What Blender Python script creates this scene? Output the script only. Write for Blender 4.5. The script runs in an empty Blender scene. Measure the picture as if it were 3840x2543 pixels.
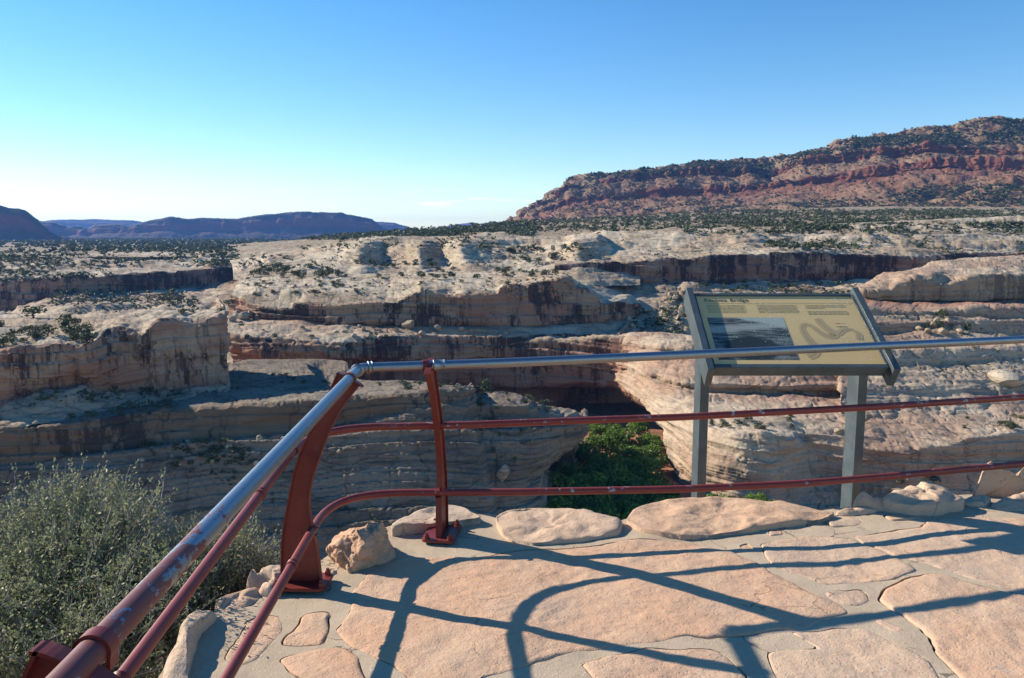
import bpy, bmesh, math, random
import numpy as np
from mathutils import Vector, Matrix
rng = np.random.default_rng(7)
random.seed(7)
sc = bpy.context.scene
col = sc.collection
# ------------------------------------------------------------------ camera
IW, IH, FPX, PITCH, EYE = 3840.0, 2543.0, 2929.0, math.radians(7.6), 1.7
cam = bpy.data.cameras.new('camera'); camo = bpy.data.objects.new('camera', cam); col.objects.link(camo)
camo.location = (0, 0, EYE); camo.rotation_euler = (math.radians(90) - PITCH, 0, 0)
cam.sensor_width = 36.0; cam.lens = 36.0*FPX/IW; cam.clip_start = 0.05; cam.clip_end = 120000
sc.camera = camo
# ------------------------------------------------------------------ sky and sun
SUN_AZ = math.atan2(-0.907, 0.42)       # measured from +Y towards +X
SUN_EL = math.radians(28.0)
world = bpy.data.worlds.new('World'); sc.world = world; world.use_nodes = True
wn = world.node_tree; wn.nodes.clear()
w_out = wn.nodes.new('ShaderNodeOutputWorld'); w_bg = wn.nodes.new('ShaderNodeBackground')
w_sky = wn.nodes.new('ShaderNodeTexSky'); w_sky.sky_type = 'NISHITA'; w_sky.sun_disc = False
w_sky.sun_elevation = SUN_EL; w_sky.sun_rotation = SUN_AZ
w_sky.altitude = 1600; w_sky.air_density = 1.15; w_sky.dust_density = 0.0; w_sky.ozone_density = 2.2
w_bg.inputs['Strength'].default_value = 0.108
def wnode(t, **kw):
    n = wn.nodes.new(t)
    for k, v in kw.items(): setattr(n, k, v)
    return n
# thin wisps of cloud low over the horizon
wtc = wnode('ShaderNodeTexCoord'); wsep = wnode('ShaderNodeSeparateXYZ')
wn.links.new(wtc.outputs['Generated'], wsep.inputs[0])
def wmath(op, a, b=None, c=None, clamp=False):
    n = wnode('ShaderNodeMath', operation=op, use_clamp=clamp)
    for i, v in enumerate((a, b, c)):
        if v is None: continue
        if isinstance(v, (int, float)): n.inputs[i].default_value = v
        else: wn.links.new(v, n.inputs[i])
    return n.outputs[0]
wmap = wnode('ShaderNodeMapping'); wmap.inputs['Scale'].default_value = (14, 14, 150)
wn.links.new(wtc.outputs['Generated'], wmap.inputs[0])
wnz = wnode('ShaderNodeTexNoise'); wnz.inputs['Scale'].default_value = 1.0; wnz.inputs['Detail'].default_value = 6; wnz.inputs['Roughness'].default_value = 0.6
wn.links.new(wmap.outputs[0], wnz.inputs['Vector'])
elev = wsep.outputs[2]
band = wmath('SUBTRACT', 1.0, wmath('MULTIPLY', wmath('ABSOLUTE', wmath('SUBTRACT', elev, 0.040)), 45.0), clamp=True)
side = wmath('SUBTRACT', 1.0, wmath('MULTIPLY', wmath('ABSOLUTE', wmath('ADD', wsep.outputs[0], 0.10)), 4.2), clamp=True)
cl = wmath('MULTIPLY', wmath('MULTIPLY', wmath('SUBTRACT', wnz.outputs[0], 0.52), 6.0, clamp=True), wmath('MULTIPLY', band, side))
wmix = wnode('ShaderNodeMixRGB'); wmix.inputs[2].default_value = (9.0, 8.7, 8.4, 1)
wn.links.new(wmath('MULTIPLY', cl, 0.9), wmix.inputs[0])
whs = wnode('ShaderNodeHueSaturation'); whs.inputs['Saturation'].default_value = 1.34; whs.inputs['Hue'].default_value = 0.502
wn.links.new(w_sky.outputs[0], whs.inputs['Color']); wn.links.new(whs.outputs[0], wmix.inputs[1])
wn.links.new(wmix.outputs[0], w_bg.inputs['Color']); wn.links.new(w_bg.outputs[0], w_out.inputs[0])
sun = bpy.data.lights.new('sun', 'SUN'); sun.energy = 5.0; sun.angle = math.radians(0.53); sun.color = (1.0, 0.91, 0.77)
suno = bpy.data.objects.new('sun', sun); col.objects.link(suno)
SUNDIR = Vector((math.sin(SUN_AZ)*math.cos(SUN_EL), math.cos(SUN_AZ)*math.cos(SUN_EL), math.sin(SUN_EL)))
suno.rotation_euler = (-SUNDIR).to_track_quat('-Z', 'Y').to_euler(); suno.location = (-20, 8, 30)
sc.view_settings.view_transform = 'Standard'; sc.view_settings.look = 'None'
sc.view_settings.exposure = 0.72; sc.view_settings.gamma = 1.0; sc.view_settings.use_curve_mapping = False
sc.render.engine = 'CYCLES'
try:
    sc.cycles.use_denoising = True; sc.cycles.denoiser = 'OPENIMAGEDENOISE'
    sc.cycles.denoising_input_passes = 'RGB_ALBEDO_NORMAL'; sc.cycles.denoising_prefilter = 'ACCURATE'
except Exception: pass
sc.cycles.max_bounces = 5; sc.cycles.diffuse_bounces = 1; sc.cycles.glossy_bounces = 2; sc.cycles.volume_bounces = 0
sc.cycles.transparent_max_bounces = 6; sc.cycles.use_adaptive_sampling = True; sc.cycles.adaptive_threshold = 0.02
sc.cycles.caustics_reflective = False; sc.cycles.caustics_refractive = False
# ------------------------------------------------------------------ pixel <-> place
CP, SP = math.cos(PITCH), math.sin(PITCH)
def ray(px, py):
    u = (np.asarray(px, float) - IW/2)/FPX; v = (IH/2 - np.asarray(py, float))/FPX
    return u, CP + v*SP, -SP + v*CP
def at_depth(px, py, D):                 # point seen at (px, py) whose forward distance is D
    x, y, z = ray(px, py); t = np.asarray(D, float)/y
    return np.stack([x*t, y*t, EYE + z*t], -1)
def at_height(px, py, h):                # point seen at (px, py) lying at height h
    x, y, z = ray(px, py); t = (h - EYE)/z
    return np.stack([x*t, y*t, EYE + z*t], -1)
def to_px(p):
    x, y, z = p[..., 0], p[..., 1], p[..., 2] - EYE
    f = y*CP - z*SP; up = y*SP + z*CP
    return IW/2 + FPX*x/f, IH/2 - FPX*up/f
# ------------------------------------------------------------------ noise
_T = np.random.default_rng(3).uniform(-1, 1, 65536).astype(np.float32)
def vnoise(p):
    p = np.asarray(p, np.float64); i = np.floor(p).astype(np.int64); f = (p - i).astype(np.float32)
    u = f*f*f*(f*(f*6 - 15) + 10); r = 0
    for dx in (0, 1):
        wx = u[..., 0] if dx else 1 - u[..., 0]
        for dy in (0, 1):
            wy = u[..., 1] if dy else 1 - u[..., 1]
            for dz in (0, 1):
                wz = u[..., 2] if dz else 1 - u[..., 2]
                h = ((i[..., 0] + dx)*73856093 ^ (i[..., 1] + dy)*19349663 ^ (i[..., 2] + dz)*83492791)
                h = (h ^ (h >> 13))*1274126177
                r = r + wx*wy*wz*_T[(h ^ (h >> 16)) & 65535]
    return r
def fbm(p, octv=4, gain=0.5, kind=0):
    a, s, r, n = 1.0, 1.0, 0, 0
    for o in range(octv):
        v = vnoise(p*s + o*17.3)
        if kind == 1: v = np.abs(v)*2 - 0.5          # pillows with creases between them
        if kind == 2: v = 0.7 - np.abs(v)*2          # ridges
        r = r + a*v; n += a; a *= gain; s *= 2.07
    return r/n
# ------------------------------------------------------------------ object helpers
def link(name, me, mats=None, parent=None, label=None, cat=None, group=None, kind=None, loc=None):
    o = bpy.data.objects.new(name, me); col.objects.link(o)
    if mats is not None and me is not None and not len(me.materials):
        for m in (mats if isinstance(mats, (list, tuple)) else [mats]): me.materials.append(m)
    if parent: o.parent = parent
    tag(o, label, cat, group, kind)
    if loc is not None: o.location = loc
    return o
def tag(o, label=None, cat=None, group=None, kind=None):
    if label: o['label'] = label
    if cat: o['category'] = cat
    if group: o['group'] = group
    if kind: o['kind'] = kind
    return o
def empty(name, loc=(0, 0, 0), **kw):
    o = bpy.data.objects.new(name, None); col.objects.link(o); o.location = loc; o.empty_display_size = 0.2
    return tag(o, **kw)
def mesh_np(name, v, f, smooth=True, attrs=None):
    v = np.asarray(v, np.float32); f = np.asarray(f, np.int32); k = f.shape[1]
    me = bpy.data.meshes.new(name)
    me.vertices.add(len(v)); me.vertices.foreach_set('co', v.ravel())
    me.loops.add(f.size); me.loops.foreach_set('vertex_index', f.ravel())
    me.polygons.add(len(f)); me.polygons.foreach_set('loop_start', np.arange(0, f.size, k, dtype=np.int32))
    me.polygons.foreach_set('use_smooth', np.full(len(f), smooth))
    if attrs:
        for n, a in attrs.items():
            at = me.attributes.new(n, 'FLOAT', 'POINT'); at.data.foreach_set('value', np.asarray(a, np.float32).ravel())
    me.update(calc_edges=True); me.validate()
    return me
def grid_faces(nr, nc):
    i = np.arange(nr*nc).reshape(nr, nc)
    return np.stack([i[:-1, :-1], i[1:, :-1], i[1:, 1:], i[:-1, 1:]], -1).reshape(-1, 4)
# ------------------------------------------------------------------ material helpers
class MT:
    def __init__(s, name, rough=0.9, spec=0.2):
        s.m = bpy.data.materials.new(name); s.m.use_nodes = True; s.t = s.m.node_tree; s.b = s.t.nodes['Principled BSDF']
        s.b.inputs['Roughness'].default_value = rough; s.b.inputs['Specular IOR Level'].default_value = spec
        s.geo = s.t.nodes.new('ShaderNodeNewGeometry'); s.pos = s.geo.outputs['Position']
    def n(s, t, **kw):
        n = s.t.nodes.new(t)
        for k, v in kw.items(): setattr(n, k, v)
        return n
    def put(s, sock, v):
        if isinstance(v, (int, float)): sock.default_value = v
        elif isinstance(v, (tuple, list)):
            sock.default_value = tuple(v) if len(v) == len(sock.default_value) else tuple(v) + (1,)
        else: s.t.links.new(v, sock)
    def math(s, op, a, b=None, c=None, clamp=False):
        n = s.n('ShaderNodeMath', operation=op, use_clamp=clamp)
        for i, v in enumerate((a, b, c)):
            if v is not None: s.put(n.inputs[i], v)
        return n.outputs[0]
    def map(s, v, scale=(1, 1, 1), loc=(0, 0, 0), rot=(0, 0, 0)):
        n = s.n('ShaderNodeMapping'); s.put(n.inputs[0], v); n.inputs['Scale'].default_value = scale
        n.inputs['Location'].default_value = loc; n.inputs['Rotation'].default_value = rot
        return n.outputs[0]
    def noise(s, v, scale=1.0, detail=4, rough=0.55, dist=0.0):
        n = s.n('ShaderNodeTexNoise'); s.put(n.inputs['Vector'], v); n.inputs['Scale'].default_value = scale
        n.inputs['Detail'].default_value = detail; n.inputs['Roughness'].default_value = rough; n.inputs['Distortion'].default_value = dist
        return n.outputs['Fac']
    def vor(s, v, scale=1.0, feature='F1', out='Distance', rnd=1.0):
        n = s.n('ShaderNodeTexVoronoi', feature=feature); s.put(n.inputs['Vector'], v); n.inputs['Scale'].default_value = scale
        n.inputs['Randomness'].default_value = rnd
        return n.outputs[out]
    def step(s, v, lo, hi):                       # smooth 0..1 between lo and hi
        n = s.n('ShaderNodeMapRange', interpolation_type='SMOOTHSTEP'); s.put(n.inputs[0], v)
        n.inputs[1].default_value = lo; n.inputs[2].default_value = hi
        return n.outputs[0]
    def mix(s, f, a, b, blend='MIX'):
        n = s.n('ShaderNodeMixRGB', blend_type=blend); s.put(n.inputs[0], f); s.put(n.inputs[1], a); s.put(n.inputs[2], b)
        return n.outputs[0]
    def attr(s, name):
        return s.n('ShaderNodeAttribute', attribute_name=name).outputs['Fac']
    def bump(s, h, strength=0.5, dist=0.1, prev=None):
        n = s.n('ShaderNodeBump'); s.put(n.inputs['Height'], h); n.inputs['Strength'].default_value = strength
        n.inputs['Distance'].default_value = dist
        if prev is not None: s.put(n.inputs['Normal'], prev)
        return n.outputs[0]
    def rnd(s):
        return s.n('ShaderNodeObjectInfo').outputs['Random']
    def color(s, c): s.put(s.b.inputs['Base Color'], c); return s
    def normal(s, c): s.put(s.b.inputs['Normal'], c); return s
# ------------------------------------------------------------------ rock of the canyon
def rock_mat(name, pale, buff, ca, cb, varnish=(0.035, 0.028, 0.026), streak=1.0, bed=1.0, scrub=0.5, talus=0.0, sbias=0.0, redk=(0.30, 0.12, 0.07)):
    M = MT(name, 0.92, 0.12); p = M.pos
    cliff = M.attr('cliff'); red = M.attr('red')
    big = M.noise(M.map(p, (0.018, 0.018, 0.03)), 1, 4, 0.6)
    mid = M.noise(M.map(p, (0.11, 0.11, 0.16), (5, 3, 9)), 1, 5, 0.62)
    flat = M.mix(M.step(big, 0.38, 0.66), pale, buff)
    # thin bedding lines, tilted a little and bent
    wv = M.n('ShaderNodeVectorMath', operation='ADD'); M.put(wv.inputs[0], p)
    wn_ = M.n('ShaderNodeTexNoise'); M.put(wn_.inputs['Vector'], M.map(p, (0.03, 0.03, 0.05))); wn_.inputs['Scale'].default_value = 1; wn_.inputs['Detail'].default_value = 2
    ws = M.n('ShaderNodeVectorMath', operation='SCALE'); M.put(ws.inputs[0], wn_.outputs['Color']); ws.inputs['Scale'].default_value = 11.0
    M.put(wv.inputs[1], ws.outputs[0])
    bedn = M.noise(M.map(wv.outputs[0], (0.045, 0.045, 0.85), rot=(0.10, -0.07, 0)), 1, 5, 0.66)
    flat = M.mix(M.math('MULTIPLY', M.step(bedn, 0.50, 0.64), 0.72*bed), flat, tuple(c*0.45 for c in buff))
    flat = M.mix(M.math('MULTIPLY', M.step(mid, 0.52, 0.68), 0.55), flat, tuple(c*0.62 for c in buff))
    gr = M.noise(M.map(p, (0.9, 0.9, 1.2)), 1, 4, 0.7)
    flat = M.mix(M.math('MULTIPLY', M.step(gr, 0.54, 0.64), 0.5), flat, tuple(c*0.5 for c in buff))
    cv = M.n('ShaderNodeTexVoronoi', feature='DISTANCE_TO_EDGE'); M.put(cv.inputs['Vector'], M.map(wv.outputs[0], (0.07, 0.07, 0.30))); cv.inputs['Scale'].default_value = 1.0
    crack = M.math('MULTIPLY', M.step(cv.outputs['Distance'], 0.045, 0.0), M.step(big, 0.40, 0.55))
    flat = M.mix(M.math('MULTIPLY', crack, 0.6), flat, (0.10, 0.075, 0.055))
    if scrub > 0:
        sn = M.noise(M.map(p, (0.42, 0.42, 0.42), (31, 7, 3)), 1, 3, 0.7); sb = M.noise(M.map(p, (0.03, 0.03, 0.04), (3, 9, 3)), 1, 3, 0.6)
        sm = M.math('MULTIPLY', M.step(sn, 0.60, 0.655), M.step(sb, 0.46, 0.60))
        flat = M.mix(M.math('MULTIPLY', sm, scrub), flat, (0.045, 0.05, 0.028))
    cl = M.mix(M.step(M.noise(M.map(p, (0.03, 0.03, 0.06), (1, 8, 4)), 1, 4, 0.6), 0.40, 0.62), ca, cb)  # cliff tones ca, cb kept low, deepening the shade on the faces by colour
    cl = M.mix(M.math('MULTIPLY', M.step(bedn, 0.5, 0.66), 0.45), cl, tuple(c*0.55 for c in ca))
    st1 = M.noise(M.map(p, (0.17, 0.17, 0.010), (4, 4, 4)), 1, 5, 0.66)
    st2 = M.noise(M.map(p, (0.75, 0.75, 0.022), (9, 1, 4)), 1, 4, 0.6)
    reg = M.noise(M.map(p, (0.021, 0.021, 0.03), (2, 6, 1)), 1, 3, 0.55)
    s = M.math('ADD', M.math('ADD', M.math('MULTIPLY', st1, 0.62), M.math('MULTIPLY', st2, 0.38)), M.math('MULTIPLY', M.math('SUBTRACT', reg, 0.5), 0.68))
    sm = M.math('MULTIPLY', M.step(s, 0.50 - sbias, 0.60 - sbias), 0.92*streak, clamp=True)
    cl = M.mix(sm, cl, varnish)
    sm2 = M.math('MULTIPLY', M.step(st2, 0.60, 0.72), 0.35*streak, clamp=True)
    cl = M.mix(sm2, cl, tuple(min(1, c*1.25) for c in pale))
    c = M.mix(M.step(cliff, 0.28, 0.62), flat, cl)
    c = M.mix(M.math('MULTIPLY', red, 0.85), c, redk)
    if talus > 0:                                     # loose blocks far off, too small to build
        vn = M.n('ShaderNodeTexVoronoi'); M.put(vn.inputs['Vector'], p); vn.inputs['Scale'].default_value = 0.16
        vs = M.n('ShaderNodeSeparateXYZ'); M.put(vs.inputs[0], vn.outputs['Color'])
        tm = M.math('MULTIPLY', M.step(vs.outputs[0], 0.62, 0.70), M.step(vn.outputs['Distance'], 0.52, 0.34))
        c = M.mix(M.math('MULTIPLY', M.math('MULTIPLY', tm, talus), M.math('SUBTRACT', 1.0, cliff, clamp=True)), c, pale)
    M.color(c)
    h = M.math('ADD', M.math('MULTIPLY', bedn, 1.0), M.math('MULTIPLY', gr, 0.5))
    nb = M.bump(h, 0.8, 0.32)
    h2 = M.noise(p, 2.2, 4, 0.7)
    M.normal(M.bump(h2, 0.45, 0.10, nb))
    return M.m
PALE = (0.50, 0.415, 0.30); BUFF = (0.375, 0.28, 0.185)
M_ROCK = rock_mat('slickrock', PALE, BUFF, (0.34, 0.19, 0.12), (0.39, 0.275, 0.18), sbias=0.02)
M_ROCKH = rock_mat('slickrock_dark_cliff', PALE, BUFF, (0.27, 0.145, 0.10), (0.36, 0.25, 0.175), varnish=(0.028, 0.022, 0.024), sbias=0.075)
M_ROCKL = rock_mat('slickrock_butte', (0.45, 0.37, 0.27), BUFF, (0.34, 0.185, 0.12), (0.41, 0.295, 0.205), sbias=-0.005)
M_ROCK2 = rock_mat('slickrock_bridge', (0.46, 0.365, 0.26), (0.36, 0.24, 0.165), (0.33, 0.23, 0.15), (0.37, 0.29, 0.20), streak=0.6, bed=0.5, scrub=0.15, sbias=0.02)
M_ROCK_SHADE = rock_mat('slickrock_ledge_shade', (0.25, 0.205, 0.15), (0.17, 0.13, 0.095), (0.18, 0.12, 0.075), (0.21, 0.155, 0.105), streak=0.9, scrub=0.85)  # slickrock darkened: part of the slope's shade is put into its colour
M_MESA = rock_mat('mesa_redbed', (0.28, 0.195, 0.12), (0.19, 0.105, 0.06), (0.14, 0.047, 0.028), (0.18, 0.080, 0.050), streak=0.25, scrub=0.8, talus=0.6, redk=(0.185, 0.072, 0.042))
M_PLAT = rock_mat('plateau_soil', (0.36, 0.285, 0.19), (0.27, 0.20, 0.12), (0.33, 0.2, 0.12), (0.35, 0.23, 0.15), scrub=0.6)
M_FAR = rock_mat('far_mesa_rock', (0.10, 0.085, 0.055), (0.07, 0.06, 0.04), (0.12, 0.045, 0.03), (0.14, 0.06, 0.04), streak=0.1, scrub=0.0)
M_TAL = rock_mat('talus', (0.36, 0.28, 0.20), (0.26, 0.18, 0.12), (0.31, 0.19, 0.12), (0.34, 0.24, 0.15), scrub=0.9)

def gsmooth(a, sig, axis):
    if sig <= 0: return a
    r = max(1, int(sig*3)); k = np.exp(-0.5*(np.arange(-r, r + 1)/sig)**2); k /= k.sum()
    pad = [(0, 0)]*a.ndim; pad[axis] = (r, r); b = np.pad(a, pad, mode='edge'); out = 0
    for i, w in enumerate(k):
        sl = [slice(None)]*a.ndim; sl[axis] = slice(i, i + a.shape[axis]); out = out + w*b[tuple(sl)]
    return out
LF = {}
def landform(name, label, rows, mat, key, cpx=3.8, rpx=3.4, A=1.2, L=30, B=1.0, LB=18, S=0.9, T=4.5, F=0.0, J=0.9, G=1.2, fine=0.28, wrapL=None, wrapR=None, rsm=1.3, csm=2.0, seed=0, maxrow=60, kind='structure'):
    """A piece of country between rows of control points (seen x, seen y, forward distance), back row first.
    Each row: (cliffness, redness, points). Every point is set in space before rows are joined."""
    n0 = int(max(r[2][-1][0] - r[2][0][0] for r in rows)/cpx)
    R3, C, RD = [], [], []
    for cf, rd, pts in rows:
        pts = np.array(pts, float); px = np.linspace(pts[0, 0], pts[-1, 0], n0)
        py = gsmooth(np.interp(px, pts[:, 0], pts[:, 1]), csm, 0); D = gsmooth(np.interp(px, pts[:, 0], pts[:, 2]), csm*1.6, 0)
        w = at_depth(px, py, D)
        if wrapL: w = np.concatenate([np.stack([w[0] + np.array(wrapL)*k for k in np.linspace(1, 0, 16)[:-1]]), w])
        if wrapR: w = np.concatenate([w, np.stack([w[-1] + np.array(wrapR)*k for k in np.linspace(0, 1, 16)[1:]])])
        R3.append(w); C.append(cf); RD.append(rd)
    out, cc, rr = [], [], []
    for i in range(len(R3) - 1):
        a, b = R3[i], R3[i+1]
        _, ya = to_px(a); _, yb = to_px(b)
        k = int(np.clip(np.percentile(np.abs(ya - yb), 80)/rpx, 4, maxrow))
        t = np.linspace(0, 1, k, endpoint=False)
        out.append(a[None] + (b - a)[None]*t[:, None, None]); cc.append(C[i] + (C[i+1] - C[i])*t); rr.append(RD[i] + (RD[i+1] - RD[i])*t)
    P = np.concatenate(out + [R3[-1][None]]); cf = np.concatenate(cc + [[C[-1]]]); rd = np.concatenate(rr + [[RD[-1]]])
    P = gsmooth(P, rsm, 0)
    nr, nc = P.shape[:2]
    def normals(P):
        dc = np.gradient(P, axis=1); dr = np.gradient(P, axis=0); n = np.cross(dr, dc); return n/(np.linalg.norm(n, axis=-1, keepdims=True) + 1e-9)
    cfg = np.repeat(cf[:, None], nc, 1); rdg = np.repeat(rd[:, None], nc, 1)
    off = np.array([seed*31.7, seed*11.3, seed*5.1])
    n = normals(P); bench = 1 - cfg
    d = A*fbm((P + off)/L, 4, 0.5)
    d = d + B*fbm((P + off)/np.array([LB, LB, LB*0.7]), 4, 0.5, 1)*(0.30 + 0.70*bench)
    if F > 0:                                          # upright flutes and buttresses on the cliffs
        d = d + F*fbm((P + off)/np.array([L*0.45, L*0.45, L*2.5]), 4, 0.55, 2)*(0.2 + 0.8*cfg)
    if J > 0:
        for Lj, wj in ((L*0.62, 1.0), (L*0.23, 0.5)):
            u_ = (P[..., 0] + 0.35*P[..., 1])/Lj + 0.55*vnoise((P + off)/np.array([L, L, L*0.8])) + seed*3.1
            fl = np.floor(u_).astype(int); fr = u_ - fl; s_ = np.clip((fr - 0.93)/0.07, 0, 1)
            zl = np.floor((P[..., 2] + 1.5*vnoise((P + off)/30.0))/(T*2.3)).astype(int)
            a_, b_ = _T[(fl*5417 + zl*911 + seed*77) & 65535], _T[((fl + 1)*5417 + zl*911 + seed*77) & 65535]
            d = d + J*wj*(a_ + (b_ - a_)*s_)*cfg
    zz = P[..., 2] + 2.5*vnoise((P + off)/np.array([45, 45, 60])) + 0.02*P[..., 0]
    for T_, w_ in ((T, 1.0), (T*0.37, 0.5), (T*0.15, 0.12)):
        k = zz/T_; fl = np.floor(k).astype(int); fr = k - fl; r0 = _T[(fl*7919 + seed*13) & 65535]; r1 = _T[((fl + 1)*7919 + seed*13) & 65535]
        s = np.clip((fr - 0.72)/0.28, 0, 1); s = s*s*(3 - 2*s)
        d = d + S*w_*(r0 + (r1 - r0)*s + 0.55*np.where(fr < 0.9, (fr/0.9)**1.5, (1 - fr)/0.1))
    if G > 0:                                          # narrow fractures
        for Lg, wg, st in ((L*0.55, 1.0, 1.0), (L*0.22, 0.55, 0.6)):
            q = vnoise((P + off + 50)/np.array([Lg, Lg, Lg*(1 + 2.2*st)])) + 0.25*vnoise((P + off)/(Lg*0.3))
            d = d - G*wg*np.exp(-(q/0.042)**2)*(0.40 + 0.60*cfg)
    d = d*np.clip(np.minimum(np.arange(nr)[:, None]/3.0, 1), 0, 1)
    P = P + n*d[..., None]
    n = normals(P); P = P + n*(fine*fbm((P + off)/(LB*0.16), 3, 0.6))[..., None]
    me = mesh_np(name, P.reshape(-1, 3), grid_faces(nr, nc), True, {'cliff': np.clip(cfg + 0.18*vnoise((P + off)/12.0), 0, 1), 'red': rdg})
    o = link(name, me, mat, label=label, kind=kind)
    X, Y = to_px(P)
    LF[key] = dict(P=P, X=X, Y=Y, n=normals(P), cf=cfg, obj=o)
    return o
def on_land(key, px, py, rng_rows=None):
    """Place on a landform seen at (px, py): nearest surface vertex that faces the sky or the viewer."""
    g = LF[key]; d = (g['X'] - px)**2 + (g['Y'] - py)**2 + 0.0004*(g['P'][..., 1])**1.0
    i = np.unravel_index(np.argmin(d), d.shape)
    return g['P'][i].copy(), math.sqrt(max(0, (g['X'][i]-px)**2 + (g['Y'][i]-py)**2))

# ---- far country, back to front
floor_v = at_depth([0], [0], [1])
def sheet(name, x0, x1, y0, y1, nx, ny, z, amp, Ls, mat, label, geom=1.0):
    xs = np.linspace(x0, x1, nx); ys = y0*(y1/y0)**np.linspace(0, 1, ny) if geom > 1 else np.linspace(y0, y1, ny)
    X, Y = np.meshgrid(xs, ys[::-1]); Z = z + amp*fbm(np.stack([X/Ls, Y/Ls, X*0], -1), 4)
    P = np.stack([X, Y, Z], -1); me = mesh_np(name, P.reshape(-1, 3), grid_faces(ny, nx), True, {'cliff': X.ravel()*0, 'red': X.ravel()*0})
    o = link(name, me, mat, label=label, kind='structure'); PX, PY = to_px(P); LF[name] = dict(P=P, X=PX, Y=PY, n=None, cf=X*0, obj=o); return o
sheet('canyon_floor', -700, 700, 60, 900, 120, 120, -105, 1.5, 25, rock_mat('canyon_sand', (0.42, 0.20, 0.11), (0.36, 0.17, 0.10), (0.4, 0.2, 0.1), (0.4, 0.2, 0.1), scrub=0.8), 'reddish sandy floor of the canyon under the bridge')
sheet('plain', -30000, 30000, 930, 60000, 200, 160, -24, 3.0, 300, M_PLAT, 'flat juniper covered plain running out to the far mesas', geom=2)

def far(name, label, sky, D, base_y, key, Db=None, amp=1.0, cliff_at=(0.22, 0.5)):
    sky = np.array(sky, float); Dd = np.full(len(sky), D) if Db is None else np.interp(np.linspace(0, 1, len(sky)), [0, 1], Db)
    def row(f, dd): return [(x, y + (base_y - y)*f, d - dd*D) for (x, y), d in zip(sky, Dd)]
    rows = [(0, 0, [(x, y + 14, d*1.12) for (x, y), d in zip(sky, Dd)]), (0, 0, row(0, 0)), (0.3, 0.2, row(cliff_at[0]*0.8, 0.006)), (1, 0.5, row(cliff_at[0], 0.008)), (1, 0.4, row(cliff_at[1], 0.012)),
            (0.15, 0.3, row(cliff_at[1]*1.05, 0.014)), (0, 0, row(1.0, 0.035)), (0, 0, row(1.25, 0.06))]
    landform(name, label, rows, M_FAR, key, cpx=4.0, rpx=2.2, A=D*0.004*amp, L=D*0.05, B=D*0.0012*amp, LB=D*0.02, S=D*0.0006, T=D*0.004, F=D*0.004*amp, G=0, J=0, fine=D*0.0004, csm=1.2, rsm=0.8, seed=int(D) % 97)
far('mountains', 'very pale far blue mountains on the horizon', [(1600, 866), (1631, 859), (1712, 837), (1766, 831), (1800, 836), (1848, 831), (1891, 836), (1960, 850), (2050, 868)], 14500, 884, 'fm5', amp=0.4)
far('far_mesa', 'pale flat blue mesa showing behind the notch of the long mesa', [(60, 838), (150, 831), (189, 827), (270, 825), (400, 826), (486, 827), (560, 833), (640, 850)], 11000, 890, 'fm3', amp=0.5)
far('far_mesa', 'small flat topped blue mesa at the tapering end of the long mesa', [(1360, 838), (1410, 834), (1480, 834), (1492, 842), (1530, 850), (1566, 861), (1620, 872)], 9500, 892, 'fm4', amp=0.5)
far('long_mesa', 'long dark blue mesa across the plain with a rounded top', [(60, 815), (146, 827), (189, 830), (254, 849), (297, 847), (335, 856), (351, 844), (459, 842), (481, 846), (540, 832), (611, 822), (638, 815), (703, 824), (757, 815), (892, 820), (1000, 805), (1108, 793), (1280, 795), (1323, 805), (1399, 824), (1430, 850), (1458, 873), (1500, 890)], 6000, 910, 'fm2', amp=0.7)
far('shaded_mesa', 'steep shaded mesa end with a domed top and dark slopes', [(-160, 760), (-60, 765), (0, 768), (32, 775), (81, 781), (108, 803), (140, 824), (168, 851), (216, 884), (302, 905), (378, 916), (460, 922)], 3600, 935, 'fm1', amp=0.8)

# the red mesa: skyline, caprock slope, two cliff bands, talus apron
sky = np.array([(1880, 852), (1922, 830), (1995, 762), (2092, 713), (2140, 673), (2270, 657), (2368, 636), (2595, 611), (2886, 611), (3000, 587), (3097, 568), (3203, 519), (3405, 495), (3567, 470), (3697, 446), (3840, 446), (4050, 438)], float)
mx = sky[:, 0]
def mrow(pts, Dl, Dr):
    pts = np.array(pts, float); return [(x, np.interp(x, pts[:, 0], pts[:, 1]), Dl + (Dr - Dl)*(x - 1880)/2170) for x in mx]
def blend(f): 
    foot = np.interp(mx, [1880, 2560, 3000, 3400, 4050], [858, 806, 786, 778, 790]); return [(x, y + (g - y)*f) for (x, y), g in zip(sky, foot)]
up_t = [(1880, 846), (2140, 700), (2368, 668), (2595, 650), (2886, 650), (3102, 584), (3238, 556), (3482, 548), (3840, 556), (4050, 556)]
up_b = [(1880, 850), (2140, 712), (2368, 682), (2595, 668), (2886, 668), (3102, 612), (3238, 590), (3482, 578), (3840, 588), (4050, 588)]
md_t = [(1880, 853), (2140, 752), (2368, 728), (2595, 712), (2886, 704), (3015, 668), (3254, 632), (3362, 617), (3590, 618), (3840, 616), (4050, 616)]
md_b = [(1880, 855), (2140, 764), (2368, 744), (2595, 728), (2886, 720), (3015, 690), (3254, 668), (3373, 650), (3590, 646), (3699, 662), (3840, 650), (4050, 650)]
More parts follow.
